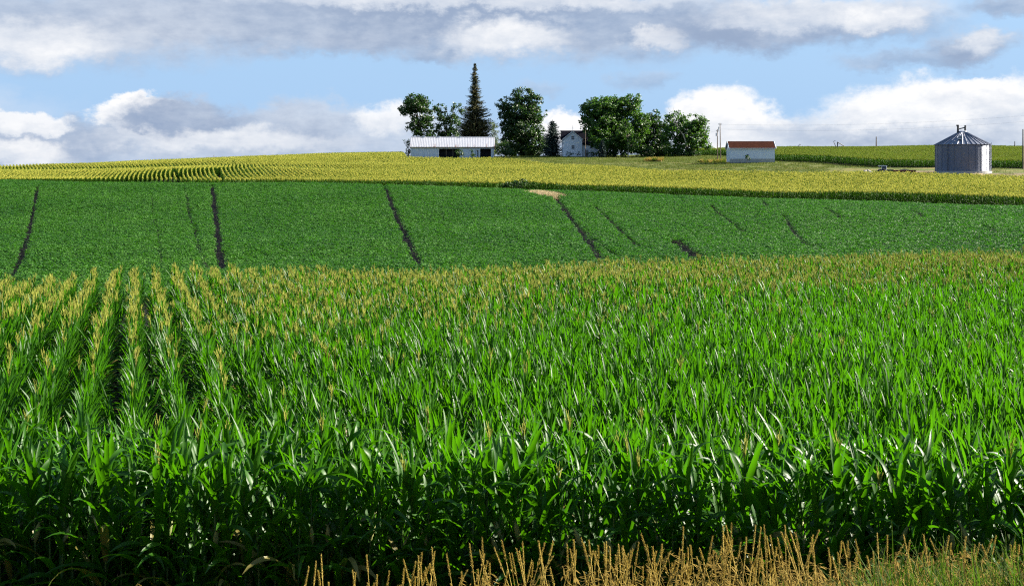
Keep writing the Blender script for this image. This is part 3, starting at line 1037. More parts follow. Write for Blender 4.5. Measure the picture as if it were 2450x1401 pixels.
def trees():
    tree("deciduous_tree", 1008, 412, [(995, 248, 32, 20), (975, 262, 22, 14), (1010, 275, 24, 20), (1000, 300, 26, 16), (1015, 325, 22, 18), (1030, 292, 12, 14), (990, 240, 20, 12), (1010, 350, 26, 22)],
         "tall leafy tree with a top-heavy leaning crown, behind the left end of the long barn", "tree", M['tree'], (.4, 0), .20, seed=1)
    tree("deciduous_tree", 1070, 416, [(1052, 262, 16, 16), (1090, 262, 15, 14), (1062, 285, 18, 16), (1085, 290, 18, 22), (1058, 315, 20, 14), (1082, 330, 22, 22), (1045, 300, 12, 12)],
         "thin-crowned tree with sky showing through, between the top-heavy tree and the tall spruce", "tree", M['tree'], (.35, 0), .17, seed=2)
    spruce("spruce_tree", 1136, 424, 150, [(150, 1), (175, 9), (200, 13), (232, 18), (250, 25), (266, 36), (300, 48), (340, 58), (372, 60)],
           "very tall brownish spruce with a narrow spire, rising behind the barn roof", M['spruce'], 3)
    tree("yellow_green_shrub", 1184, 414, [(1184, 318, 9, 20), (1189, 345, 9, 16), (1180, 300, 8, 10), (1186, 362, 10, 12)],
         "narrow yellow-green young tree at the right end of the long barn", "tree", M['shrub_yellow'], (.12, 0), .5, .22, 22, seed=4, rad=.7)
    tree("deciduous_tree", 1250, 425, [(1250, 228, 28, 16), (1225, 245, 26, 16), (1205, 252, 18, 13), (1275, 240, 22, 16), (1245, 270, 46, 26), (1215, 285, 24, 22), (1285, 275, 22, 18), (1250, 310, 50, 30), (1230, 345, 34, 26), (1275, 345, 34, 28), (1250, 362, 46, 14)],
         "massive dark leafy tree with ragged top, standing between the barn and the house", "tree", M['tree'], (.55, 0), .17, seed=5)
    tree("dark_shrub", 1208, 396, [(1205, 355, 18, 18), (1220, 365, 16, 10), (1196, 366, 10, 8)],
         "low dark bush at the foot of the massive tree, just right of the barn", "shrub", M['tree'], (.12, 0), .6, .22, 22, seed=6, rad=.7)
    spruce("spruce_tree", 1322, 412, 286, [(286, 4), (300, 15), (330, 24), (372, 30)],
           "short dark conical spruce immediately left of the farmhouse", M['spruce_blue'], 7)
    tree("deciduous_tree", 1470, 404, [(1440, 258, 46, 24), (1495, 255, 42, 24), (1518, 236, 18, 11), (1465, 250, 40, 17), (1410, 275, 24, 22), (1440, 295, 50, 34), (1505, 290, 38, 32), (1470, 325, 56, 30), (1510, 335, 34, 28), (1435, 330, 28, 22), (1480, 355, 44, 15), (1400, 262, 14, 12), (1532, 300, 22, 34), (1426, 322, 22, 20, -6.5), (1440, 345, 16, 18, -6.5)],
         "biggest broad dome-crowned tree, right of and overhanging the farmhouse", "tree", M['tree_light'], (.6, 0), .17, seed=8)
    tree("pale_young_tree", 1503, 396, [(1503, 320, 17, 22), (1510, 345, 14, 16), (1495, 300, 12, 14)],
         "lighter green young tree in front of the biggest tree's right side", "tree", M['tree_light'], (.14, 0), .45, .24, 24, seed=28, trunk_mat=M['pale_bark'], rad=.7)
    spruce("spruce_tree", 1441, 392, 333, [(333, 2), (345, 7), (374, 11)],
           "small bluish spruce in front of the house wing", M['spruce_blue'], 9)
    tree("deciduous_tree", 1565, 410, [(1562, 285, 22, 18), (1552, 310, 26, 24), (1580, 308, 20, 22), (1565, 340, 34, 28), (1560, 360, 36, 14)],
         "dark mid-height tree squeezed between the biggest tree and the half-dead tree", "tree", M['tree'], (.3, 0), .22, seed=10)
    tree("deciduous_tree", 1643, 400, [(1612, 285, 22, 16), (1655, 292, 32, 18), (1675, 305, 22, 20), (1625, 315, 32, 24), (1665, 335, 30, 24), (1610, 345, 22, 24), (1640, 350, 30, 18), (1692, 345, 14, 18), (1600, 320, 20, 26), (1655, 318, 34, 26)],
         "half-dead tree with bare grey limbs showing in its crown, nearest the utility poles", "tree", M['tree_light'], (.35, 0), .15, seed=12,
         bare=[([(1640, 352), (1632, 325), (1622, 312), (1615, 297)], .28), ([(1640, 330), (1640, 318), (1630, 322)], .22), ([(1612, 290), (1604, 268), (1598, 258)], .06), ([(1606, 280), (1610, 264), (1612, 257)], .05), ([(1602, 285), (1594, 272), (1588, 268)], .05), ([(1668, 300), (1670, 280), (1668, 272)], .05)])
    tree("dark_shrub", 978, 402, [(974, 340, 7, 10), (980, 355, 9, 12), (976, 366, 10, 9)],
         "narrow dark bush against the left end of the long barn", "shrub", M['tree'], (.1, 0), .9, .2, 20, seed=13, rad=.6)
    for (uu, vv, rw, rh, lb, sd) in [(1099, 364, 9, 9, "green bush at the right edge of the barn's wide opening", 14), (1131, 366, 7, 7, "small dark bush in front of the barn, left of the narrow doorway", 15)]:
        tree("shrub", uu, 391.5, [(uu, vv, rw, rh), (uu + 3, vv + 5, rw * .8, rh * .6)], lb, "shrub", M['tree'], (.06, 0), 1.5, .18, 20, seed=sd, rad=.5)
    for (uu, vv, rw, rh, dd, lb, sd) in [(1244, 437, 22, 8, 251, "dark bush at the corner of the yellow corn, above the straw patch", 16), (1214, 441, 10, 5, 250, "small low bush left of the bush by the straw patch", 17)]:
        tree("shrub", uu, dd, [(uu, vv, rw * .6, rh), (uu - rw * .5, vv + 3, rw * .4, rh * .7), (uu + rw * .5, vv + 2, rw * .45, rh * .8)], lb, "shrub", M['tree'], (.06, 0), 1.6, .18, 22, seed=sd, rad=.5)
    for (uu, vv, rw, rh, dd, lb, sd) in [(1313, 352, 15, 22, 416, "dark shrub filling the gap between the massive tree and the short spruce", 60), (1543, 360, 20, 14, 402, "low dark shrub under the right edge of the biggest tree", 61),
                                         (1595, 358, 18, 17, 405, "dark shrub between the squeezed tree and the half-dead tree", 62), (1640, 366, 30, 9, 398, "wide low bush round the foot of the half-dead tree", 63), (1110, 345, 20, 22, 425, "dark shrub under the tall spruce, behind the barn roof", 64), (1455, 366, 22, 8, 401, "low dark bush between the house wing and the biggest tree's trunk", 65)]:
        tree("dark_shrub", uu, dd, [(uu, vv, rw, rh), (uu + rw * .5, vv + rh * .3, rw * .7, rh * .7), (uu - rw * .5, vv + rh * .3, rw * .7, rh * .7)], lb, "shrub", M['tree'], (.1, 0), .4, .26, 24, seed=sd, rad=.8)
    for i, (uu, vv, rw) in enumerate([(1362, 371, 8), (1385, 371, 6), (1415, 370, 9), (1425, 371, 7)]):
        tree("foundation_bush", uu, 398, [(uu, vv - 2, rw, 5)], ["low bush at the left foot of the farmhouse gable", "low bush at the right foot of the farmhouse gable", "rounded bush at the left of the house wing", "low bush at the right of the house wing"][i],
             "shrub", M['tree'], (.05, 0), 2.0, .16, 20, seed=40 + i, rad=.45)


trees()

# ------------------------------------------------------------------ buildings
M['white_wall'] = surf("white painted boards", (0.52, 0.53, 0.58), (0.62, 0.63, 0.67), 1.2, 0.7, bump=.1, stretch=(1, 1, 4))
M['barn_wall'] = surf("old white barn boards", (0.42, 0.44, 0.50), (0.58, 0.60, 0.65), 0.9, 0.8, bump=.2, stretch=(3, 3, .6))
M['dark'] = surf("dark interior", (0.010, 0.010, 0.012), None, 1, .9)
M['shingle'] = surf("dark shingles", (0.004, 0.004, 0.008), (0.009, 0.009, 0.015), 1.5, 0.95, bump=.3, spec=.05)
M['red_shingle'] = surf("red brown shingles", (0.026, 0.0085, 0.005), (0.050, 0.0165, 0.010), 1.6, 0.95, bump=.3, spec=.03)
M['white_trim'] = surf("white trim", (0.58, 0.58, 0.60), (0.66, 0.66, 0.68), 2, .6)
M['glass'] = surf("window glass", (0.01, 0.012, 0.018), None, 1, .08, spec=.6)
M['wood_pole'] = surf("weathered pole wood", (0.07, 0.05, 0.035), (0.16, 0.12, 0.085), 3, .9, stretch=(1, 1, .2))
M['metal_grey'] = surf("galvanised fittings", (0.30, 0.31, 0.34), (0.45, 0.46, 0.5), 4, .5, .6)
M['black_metal'] = surf("dark metal", (0.015, 0.015, 0.018), (0.03, 0.03, 0.035), 4, .5)
M['concrete'] = surf("concrete", (0.26, 0.25, 0.23), (0.38, 0.36, 0.33), 2, .9)


def rust_roof():
    m, N, out = new_mat("white metal roofing with rust runs")
    p = N.n('ShaderNodeBsdfPrincipled')
    p.inputs['Roughness'].default_value = .5
    p.inputs['Metallic'].default_value = .0
    tc = N.n('ShaderNodeTexCoord')
    o = tc.outputs['Object']
    sp = N.n('ShaderNodeSeparateXYZ')
    N.put(sp.inputs[0], o)
    n1, _ = N.noise(N.vec('MULTIPLY', o, (1.7, .05, .12)), 1.0, 3, .6)
    n2, _ = N.noise(N.vec('MULTIPLY', o, (.35, .3, .3)), 1.0, 5, .6)
    low = N.maprange(sp.outputs[2], 5.1, 3.3)
    f = N.math('MULTIPLY', N.maprange(n1, .54, .66), N.math('MULTIPLY', low, N.maprange(n2, .35, .55)))
    c = N.mix(n2, (0.28, 0.28, 0.31), (0.37, 0.37, 0.40))
    c = N.mix(f, c, (0.12, 0.05, 0.028))
    N.put(p.inputs['Base Color'], c)
    m.node_tree.links.new(p.outputs[0], out.inputs[0])
    return m


M['rust_roof'] = rust_roof()


def barn():
    d = 397.0
    k = d / F
    b = at(1082, d)
    z0 = E + (VH - 378) / F * d
    t = empty("barn", (b.x, b.y, z0), math.radians(1.2))
    tag(t, "long low white barn with rust-streaked pale metal roof and two dark openings", "barn")
    Lh = 99.5 * k            # half length
    Wd = 9.0
    hw = 27 * k              # eave height
    hr = 51 * k              # ridge
    ux = lambda u: (u - 1082.5) * k
    vz = lambda v: (378 - v) * k
    w = MB()
    th = .18
    ops = [(1050, 1101, 355), (1137, 1146, 358), (1148.5, 1176, 355)]
    xs = [-Lh] + [q for o in ops for q in (ux(o[0]), ux(o[1]))] + [Lh]
    for i in range(0, len(xs), 2):
        w.box((xs[i], 0, -1.0), (xs[i + 1], th, hw))
    for o in ops:
        w.box((ux(o[0]), 0, vz(o[2])), (ux(o[1]), th, hw))
    w.box((-Lh, Wd - th, -1.0), (Lh, Wd, hw))
    for s in (-1, 1):
        x0, x1 = (s * Lh, s * (Lh - th)) if s < 0 else (Lh - th, Lh)
        w.box((min(x0, x1), th, -1.0), (max(x0, x1), Wd - th, hw - .003))
        xa = s * (Lh - .02)
        w.face([(xa, 0.02, hw), (xa, Wd - .02, hw), (xa, Wd * .62, hr - .15)], .5)
    w.build("wall", M['barn_wall'], t)
    rf = MB()
    yr = Wd * .62
    ov = .45
    n = int(2 * Lh / .5)
    nn = 2 * n
    rows_f, rows_b = [[], []], [[], []]
    for i in range(nn + 1):
        x = -Lh - .3 + (2 * Lh + .6) * i / nn
        dz = .035 if i % 2 else 0
        rows_f[0].append((x, -ov, hw - .10 + dz))
        rows_f[1].append((x, yr, hr + dz))
        rows_b[0].append((x, yr, hr + dz))
        rows_b[1].append((x, Wd + ov, hw - .1 + dz))
    rf.grid(rows_f)
    rf.grid(rows_b)
    rf.slab([(-Lh - .3, -ov, hw - .22), (Lh + .3, -ov, hw - .22), (Lh + .3, yr, hr - .1), (-Lh - .3, yr, hr - .1)], .06)
    r = rf.build("roof", M['rust_roof'], t)
    cp = MB()
    cp.tube([(-Lh - .3, yr, hr + .05), (Lh + .3, yr, hr + .05)], .14, 6)
    cp.build("ridge_cap", M['rust_roof'], r)
    fs = MB()
    fs.box((-Lh - .3, -ov - .04, hw - .34), (Lh + .3, -ov, hw - .12))
    fs.build("fascia", surf("rusty eave", (0.16, 0.10, 0.08), (0.30, 0.22, 0.18), 1.0, .9), r)
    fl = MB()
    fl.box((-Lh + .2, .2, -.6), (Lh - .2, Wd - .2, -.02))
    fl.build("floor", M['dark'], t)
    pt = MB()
    pt.box((-Lh + .2, 2.2, -.02), (Lh - .2, 2.3, hw - .05))  # near-black board added behind the openings, stands in for the shade inside
    pt.build("shade_board", M['dark'], t)
    for nm, o in (("wide_opening", ops[0]), ("narrow_doorway", ops[1]), ("wide_doorway", ops[2])):
        fr = MB()
        a0, a1, zt = ux(o[0]), ux(o[1]), vz(o[2])
        fr.box((a0 - .12, -.05, -.5), (a0 + .10, .0, zt + .12))
        fr.box((a1 - .10, -.05, -.5), (a1 + .12, .0, zt + .12))
        fr.box((a0 + .10, -.05, zt - .1), (a1 - .10, .0, zt + .12))
        fr.build("door_frame", M['white_trim'], t)
    for q in (1068, 1084):
        ps = MB()
        ps.box((ux(q) - .08, .5, -.5), (ux(q) + .08, .66, hw - .1))
        ps.build("post", M['wood_pole'], t)
    # a barn door slid half across the narrow doorway
    dm = MB()
    dm.box((ux(1138), .22, -.3), (ux(1142.5), .30, vz(359)))
    dm.build("door", M['barn_wall'], t)
    cl = MB()
    for q in (1013.8, 1102, 1050):
        cl.box((ux(q) - .25, yr - .25, hr - .1), (ux(q) + .25, yr + .25, hr + .32))
    cl.build("roof_vent", M['white_trim'], r)


barn()


def window(parent, x, z, w, h, y=-.0, face=-1):
    """sash window on a wall whose outer face is y"""
    f = MB()
    t = .12
    f.box((x - w / 2 - t, y - .06, z - h / 2 - t), (x - w / 2, y - .002, z + h / 2 + t))
    f.box((x + w / 2, y - .06, z - h / 2 - t), (x + w / 2 + t, y - .002, z + h / 2 + t))
    f.box((x - w / 2, y - .06, z + h / 2), (x + w / 2, y - .002, z + h / 2 + t))
    f.box((x - w / 2, y - .09, z - h / 2 - t), (x + w / 2, y - .002, z - h / 2))
    f.box((x - w / 2, y - .05, z - .03), (x + w / 2, y - .026, z + .03))
    o = f.build("window", M['white_trim'], parent)
    p = MB()
    p.box((x - w / 2, y - .025, z - h / 2), (x + w / 2, y - .003, z + h / 2))
    p.build("pane", M['glass'], o)


def house():
    d = 406.0
    k = d / F
    b = at(1370, d)
    z0 = E + (VH - 374) / F * d
    t = empty("farmhouse", (b.x, b.y, z0))
    tag(t, "white two-storey farmhouse with dark roof, front gable and low side wing", "house")
    ux = lambda u: (u - 1370) * k
    vz = lambda v: (374 - v) * k
    wl = MB()
    x0, x1 = ux(1347.5), ux(1393)
    he, hp = vz(332), vz(314)
    D = 8.0
    xm = (x0 + x1) / 2
    # front gable block
    wl.box((x0, 0, -1), (x1, D, he))
    wl.face([(x0, 0, he), (x1, 0, he), (xm, 0, hp)])
    wl.face([(x0, D, he), (xm, D, hp), (x1, D, he)])
    # main block behind, ridge across
    xb0, xb1 = ux(1346), ux(1440)
    wl.box((xb0, 3.0, -1), (x0 - .003, D - .01, he - .01))
    wl.box((x1 + .003, 3.0, -1), (xb1, D - .01, he - .01))
    # side wing
    xw1 = ux(1432)
    wl.box((x1 + .006, .7, -1), (xw1, 2.997, vz(346)))
    wl.build("wall", M['white_wall'], t)
    rf = MB()
    ov = .35
    sl = (hp - he) / (xm - x0)
    for s in (-1, 1):
        xe = x0 - ov if s < 0 else x1 + ov
        ze = he - sl * ov + .02
        q = [(xe, -ov, ze), (xm, -ov, hp + .02), (xm, D + ov, hp + .02), (xe, D + ov, ze)]
        rf.slab(q if s > 0 else q[::-1], -.16 if s > 0 else -.16)
    # main roof, front slope and back slope
    yr = 5.5
    hm = vz(311.5)
    q = [(xb0 - .4, 2.6, he - .15), (xb1 + .4, 2.6, he - .15), (xb1 + .4, yr, hm), (xb0 - .4, yr, hm)]
    rf.slab(q, .15)
    q = [(xb0 - .4, yr, hm), (xb1 + .4, yr, hm), (xb1 + .4, D + .4, he - .15), (xb0 - .4, D + .4, he - .15)]
    rf.slab(q, .15)
    for xx in (xb0, xb1):
        rf.face([(xx, 3.0, he), (xx, D, he), (xx, yr, hm - .05)])
    r = rf.build("roof", M['shingle'], t)
    wr = MB()
    wr.slab([(x1 + .03, .25, vz(347)), (xw1 + .3, .25, vz(347)), (xw1 + .3, 3.2, vz(333.5)), (x1 + .03, 3.2, vz(333.5))], .14)
    wr.build("wing_roof", M['shingle'], t)
    bb = MB()
    for s in (-1, 1):
        xe = x0 - ov if s < 0 else x1 + ov
        ze = he - sl * ov
        a = Vector((xe, -ov - .03, ze - .05))
        c = Vector((xm, -ov - .03, hp + .0))
        bb.tube([a, c], .11, 4)
    bb.tube([(x1 + .3, 3.25, vz(333)), (xw1 + .3, 3.25, vz(333))], .09, 4)
    bb.build("barge_board", M['white_trim'], t)
    rod = MB()
    rod.tube([(xm, .3, hp), (xm, .3, hp + 13 * k)], .045, 5)
    rod.tube([(xm - .18, .3, hp + 1.0), (xm + .18, .3, hp + 1.0)], .03, 4)
    rod.build("lightning_rod", M['metal_grey'], r)
    window(t, ux(1370.5), vz(329.5), .95, 1.15)
    window(t, ux(1371), vz(352), .95, 1.15)
    window(t, ux(1414), vz(352), .75, .9, .7)
    window(t, ux(1427), vz(352), .7, .9, .7)
    dr = MB()
    dx = ux(1404)
    dr.box((dx - .5, .62, 0), (dx + .5, .697, 2.1))
    o = dr.build("door", M['glass'], t)
    cm = MB()
    cm.box((ux(1408), yr - .35, hm - .3), (ux(1412), yr + .35, hm + 1.0))
    cm.build("chimney", surf("chimney brick", (0.16, 0.07, 0.05), (0.24, 0.12, 0.09), 6, .9), r)


house()


def shed():
    d = 336.0
    k = d / F
    b = at(1800, d)
    z0 = E + (VH - 381.5) / F * d
    t = empty("shed", (b.x, b.y, z0), math.radians(-1.0))
    tag(t, "small white shed with red-brown roof, right of the utility poles", "shed")
    Lh, Wd = 53.5 * k, 6.0
    hw, hr = 27 * k, 43.5 * k
    w = MB()
    w.box((-Lh, 0, -.6), (Lh, Wd, hw))
    for s in (-1, 1):
        w.face([(s * Lh, 0, hw), (s * Lh, Wd, hw), (s * Lh, Wd / 2, hr - .1)])
    w.build("wall", M['white_wall'], t)
    rf = MB()
    rf.slab([(-Lh - .25, -.3, hw - .12), (Lh + .25, -.3, hw - .12), (Lh + .25, Wd / 2, hr), (-Lh - .25, Wd / 2, hr)], .12)
    rf.slab([(-Lh - .25, Wd / 2, hr), (Lh + .25, Wd / 2, hr), (Lh + .25, Wd + .3, hw - .12), (-Lh - .25, Wd + .3, hw - .12)], .12)
    r = rf.build("roof", M['red_shingle'], t)
    for s in (-1, 1):
        bb = MB()
        x = s * (Lh + .30)
        bb.tube([(x, -.38, hw - .10), (x, Wd / 2, hr + .1)], .12, 4)
        bb.tube([(x, Wd / 2, hr + .1), (x, Wd + .38, hw - .10)], .12, 4)
        bb.build("barge_board", M['white_trim'], r)
    fs = MB()
    fs.box((-Lh - .25, -.36, hw - .16), (Lh + .25, -.305, hw + .02))
    fs.build("fascia", M['white_trim'], r)
    ft = MB()
    ft.box((-Lh - .05, -.06, -.9), (Lh + .05, -.004, .18))
    ft.build("foundation", M['concrete'], t)
    # plank door with a small square window
    dm = MB()
    dx = (1789 - 1800) * k
    dm.box((dx - .3, -.03, .7), (dx + .25, -.003, 1.35))
    dm.build("window", M['glass'], t)


shed()
tree("shrub", 1787, 333, [(1787, 376, 4.5, 4), (1790, 379, 5, 3)], "little dark bush against the white wall of the small shed", "shrub", M['tree'], (.05, 0), 3.0, .14, 22, seed=55, rad=.35)


def bin_wall_mat():
    m, N, out = new_mat("galvanised corrugated sheet")
    p = N.n('ShaderNodeBsdfPrincipled')
    p.inputs['Metallic'].default_value = .55
    tc = N.n('ShaderNodeTexCoord')
    o = tc.outputs['Object']
    n1, _ = N.noise(N.vec('MULTIPLY', o, (.5, .5, 1.1)), 1.0, 5, .65)
    n2, _ = N.noise(N.vec('MULTIPLY', o, (2, 2, .3)), 1.0, 4, .6)
    N.put(p.inputs['Base Color'], N.mix(N.math('MULTIPLY_ADD', n2, .4, N.math('MULTIPLY', n1, .6)), (0.09, 0.10, 0.14), (0.17, 0.18, 0.225)))
    N.put(p.inputs['Roughness'], N.maprange(n1, .3, .7, .42, .6))
    m.node_tree.links.new(p.outputs[0], out.inputs[0])
    return m


M['bin'] = bin_wall_mat()


def grain_bin():
    d = 279.0
    k = d / F
    x = (2303 - U0) / F * d
    z0 = E + (VH - 411) / F * d
    t = empty("grain_bin", (x, d, z0))
    tag(t, "round corrugated steel grain bin with ribbed cone roof and top spout", "grain bin")
    Rr = 62.5 * k
    hw = 65.5 * k
    hp = 97 * k
    sg = 72
    w = MB()
    rows = []
    nz = 60
    for i in range(nz + 1):
        z = -.6 + (hw + .6) * i / nz
        rr_ = Rr + (.02 if i % 2 else -.02)
        rows.append([(math.cos(2 * math.pi * j / sg) * rr_, math.sin(2 * math.pi * j / sg) * rr_, z) for j in range(sg)])
    w.grid(rows, closed=True)
    w.build("wall", M['bin'], t)
    st = MB()
    for j in range(24):
        a = 2 * math.pi * (j + .5) / 24
        st.tube([(math.cos(a) * (Rr + .04), math.sin(a) * (Rr + .04), -.3), (math.cos(a) * (Rr + .04), math.sin(a) * (Rr + .04), hw - .05)], .035, 4)
    for a in (-math.pi * .5 - .88, -math.pi * .5 + .95):
        st.tube([(math.cos(a) * (Rr + .06), math.sin(a) * (Rr + .06), -.3), (math.cos(a) * (Rr + .06), math.sin(a) * (Rr + .06), hw - .05)], .09, 4)
    st.build("stiffener", M['bin'], t)
    rf = MB()
    ro = .9
    nr = 36
    for j in range(nr):
        a0, a1 = 2 * math.pi * j / nr, 2 * math.pi * (j + 1) / nr
        p = [(math.cos(a) * r_, math.sin(a) * r_, z) for a, r_, z in ((a0, Rr + .22, hw - .12), (a1, Rr + .22, hw - .12), (a1, ro, hp - .25), (a0, ro, hp - .25))]
        rf.face(p)
        rf.tube([(p[0][0], p[0][1], p[0][2] + .04), (p[3][0], p[3][1], p[3][2] + .04)], .085, 4)
    rf.tube([(0, 0, hw - .13), (0, 0, hw - .125)], Rr + .2, 36)
    r = rf.build("roof", M['bin'], t)
    cp = MB()
    cp.tube([(0, 0, hp - .35), (0, 0, hp), (0, 0, hp + .12)], [ro + .05, ro, .3], 16)
    cp.build("cap", M['metal_grey'], r)
    sp = MB()
    xx = lambda u: (u - 2303) * k
    zz = lambda v: (411 - v) * k
    sp.tube([(xx(2290.5), -.3, zz(318)), (xx(2291), -.3, zz(300.5))], .22, 8)
    sp.tube([(xx(2309), 0, zz(315)), (xx(2309.5), 0, zz(300))], .20, 8)
    sp.tube([(xx(2291), -.2, zz(309.5)), (xx(2309), 0, zz(305))], .13, 6)
    sp.tube([(xx(2287.5), -.3, zz(300.5)), (xx(2292.5), -.3, zz(300.8))], .2, 6)
    sp.build("spout", M['black_metal'], r)
    hs = MB()
    a = math.radians(-118)
    for q in (3.2, 4.3):
        c = Vector((math.cos(a) * q, math.sin(a) * q, hw + (hp - hw) * (1 - (q - .9) / (Rr - .7)) + .1))
        hs.box(c - Vector((.35, .3, .1)), c + Vector((.35, .3, .25)))
    hs.build("roof_hatch", M['metal_grey'], r)
    ld = MB()
    a = -math.pi * .5 + 1.05
    tx, ty = -math.sin(a), math.cos(a)
    cx, cy = math.cos(a) * (Rr + .25), math.sin(a) * (Rr + .25)
    for s in (-.22, .22):
        ld.tube([(cx + tx * s, cy + ty * s, .2), (cx + tx * s, cy + ty * s, hw + .3)], .03, 4)
    z = .5
    while z < hw:
        ld.tube([(cx - tx * .22, cy - ty * .22, z), (cx + tx * .22, cy + ty * .22, z)], .025, 4, cap=False)
        z += .32
    ld.build("ladder", M['metal_grey'], t)
    bs = MB()
    bs.tube([(0, 0, -.9), (0, 0, .12)], Rr + .35, 48)
    bs.build("foundation", M['concrete'], t)


grain_bin()

# ------------------------------------------------------------------ poles, wires, posts
def pole(u, d, v0, v1, label, arms=(), rad=.14, lamp=False, lean=0.0, name="utility_pole", cat="utility pole", can=False):
    k = d / F
    x = (u - U0) / F * d
    z0 = gz(x, d)
    H = E + (VH - v0) / F * d - z0
    t = empty(name, (x, d, z0))
    tag(t, label, cat)
    p = MB()
    p.tube([(0, 0, -.5), (lean * .5, 0, H * .5), (lean, 0, H)], [rad * 1.15, rad, rad * .75], 8)
    p.build("post", M['wood_pole'], t)
    for (dv, half) in arms:
        a = MB()
        a.box((lean - half, -.18, H - dv * k - .07), (lean + half, -.06, H - dv * k + .07))
        a.build("crossarm", M['wood_pole'], t)
        ins = MB()
        for s in (-.9, .9):
            ins.tube([(lean + s * half, -.12, H - dv * k + .07), (lean + s * half, -.12, H - dv * k + .3)], [.07, .04], 6)
        ins.build("insulator", M['metal_grey'], t)
    if can:
        c = MB()
        c.tube([(lean - .28, -.1, H - 17 * k), (lean - .28, -.1, H - 9 * k)], .22, 10)
        c.build("transformer", M['metal_grey'], t)
    if lamp:
        l = MB()
        l.tube([(0, 0, H - .3), (.5, 0, H - .15)], .05, 5)
        lo = l.build("lamp_bracket", M['metal_grey'], t)
        l2 = MB()
        l2.tube([(.5, 0, H - .55), (.5, 0, H - .2), (.5, 0, H - .05)], [.22, .24, .1], 8)
        l2.build("lamp_head", M['white_trim'], t)
    return Vector((x + lean, d, z0 + H))


pA = pole(1724, 352, 294.5, 378, "taller wooden utility pole with a crossarm and transformer, left of the small shed", [(3, .5)], can=True, lean=-.15)
pB = pole(1716.5, 346, 309, 378, "shorter wooden pole with a grey can, left of the taller utility pole", [(5, .35)], can=True)
pole(1400.5, 391, 306, 375, "slim yard lamp pole with a white lamp, in front of the farmhouse", lamp=True, rad=.12, name="lamp_pole", cat="lamp pole")
pole(2096.5, 420, 327, 347, "short thick wooden post rising from the corn skyline, left of the grain bin", rad=.2, name="wooden_post", cat="post")
pole(2428, 420, 338, 348, "short stub post on the corn skyline, right of the grain bin", rad=.16, name="wooden_post", cat="post")
pole(2447.5, 300, 309, 400, "wooden pole at the far right edge of the view, beyond the grain bin", rad=.16)
pole(512, 405, 371, 380, "tiny dark post on the left corn skyline", rad=.12, name="wooden_post", cat="post")


def wire(p, q, sag, label):
    mb = MB()
    pts = [p.lerp(q, i / 16) + Vector((0, 0, -sag * 4 * (i / 16) * (1 - i / 16))) for i in range(17)]
    mb.tube(pts, .010, 4)
    o = mb.build("power_line", M['black_metal'])
    tag(o, label, "power line")


def W3(u, v, d): return Vector(((u - U0) / F * d, d, E + (VH - v) / F * d))


wire(W3(1724, 297.5, 352), W3(2620, 262, 330), 1.6, "upper thin power line from the taller pole over the grain bin to the right")
wire(W3(1724, 309, 352), W3(2620, 275, 330), 1.8, "lower thin power line from the taller pole towards the right edge")
wire(pA - Vector((0, 0, 1)), pB - Vector((0, 0, .6)), .25, "short sagging wire between the two utility poles")
wire(pB - Vector((0, 0, .4)), W3(1640, 322, 395), .4, "wire from the shorter pole into the half-dead tree")


def auger():
    d = 410
    b = at(2004, d)
    t = empty("grain_auger", b)
    tag(t, "thin dark pipe frame with a slanted brace poking above the right hill's corn", "auger")
    k = d / F
    X = lambda u: (u - 2004) * k
    Z = lambda v: E + (VH - v) / F * d - b.z
    m = MB()
    m.tube([(0, 0, -.3), (0, 0, Z(339.5))], .17, 6)
    m.build("post", M['black_metal'], t)
    m = MB()
    m.tube([(0, 0, Z(340)), (X(2020), 0, Z(350))], .13, 6)
    m.build("brace", M['black_metal'], t)
    m = MB()
    m.tube([(X(2000), 0, Z(352)), (X(1994.5), 0, Z(338)), (X(1998.5), 0, Z(336.5))], .11, 6)
    m.build("spout", M['black_metal'], t)
    b2 = at(1914, d)
    o = MB()
    pts = [Vector(((u - 1914) * k, 0, E + (VH - v) / F * d - b2.z)) for u, v in [(1911, 358), (1911.5, 347), (1913.5, 345), (1916, 346.5)]]
    o.tube(pts, .1, 6)
    q = o.build("bent_pipe", M['black_metal'])
    q.location = b2
    tag(q, "small hooked pipe end on the corn skyline, just right of the shed", "pipe")


auger()

# ------------------------------------------------------------------ farmyard clutter by the bin
M['gravel'] = surf("pale gravel", (0.20, 0.18, 0.155), (0.32, 0.29, 0.25), 5, .95, bump=.6)
M['straw'] = surf("straw", (0.26, 0.18, 0.075), (0.40, 0.30, 0.15), 6, .95, bump=.6)
M['rust_red'] = surf("faded red paint", (0.12, 0.022, 0.014), (0.20, 0.05, 0.03), 3, .7)
M['green_paint'] = surf("dark green paint", (0.012, 0.045, 0.022), (0.02, 0.06, 0.03), 3, .4)
M['tyre'] = surf("tyre rubber", (0.012, 0.012, 0.013), (0.02, 0.02, 0.02), 5, .85)


def mound(name, u, d, rx, ry, h, mat, label, cat, seed):
    rr = np.random.default_rng(seed)
    mb = MB()
    rows = []
    for i in range(9):
        s = i / 8
        row = []
        for j in range(28):
            a = 2 * math.pi * j / 28
            w = 1 + .12 * math.sin(3 * a + seed) + .08 * math.sin(7 * a)
            q = math.cos(s * 1.5) * w
            row.append((math.cos(a) * rx * q + rr.normal(0, .05), math.sin(a) * ry * q + rr.normal(0, .05), h * math.sin(s * 1.5) * (1 + .08 * math.sin(5 * a)) - .25 * (1 - s) + rr.normal(0, .03)))
        rows.append(row)
    mb.grid(rows, closed=True)
    mb.face(rows[-1])
    o = mb.build(name, mat, smooth=True)
    o.location = at(u, d)
    tag(o, label, cat)
    return o


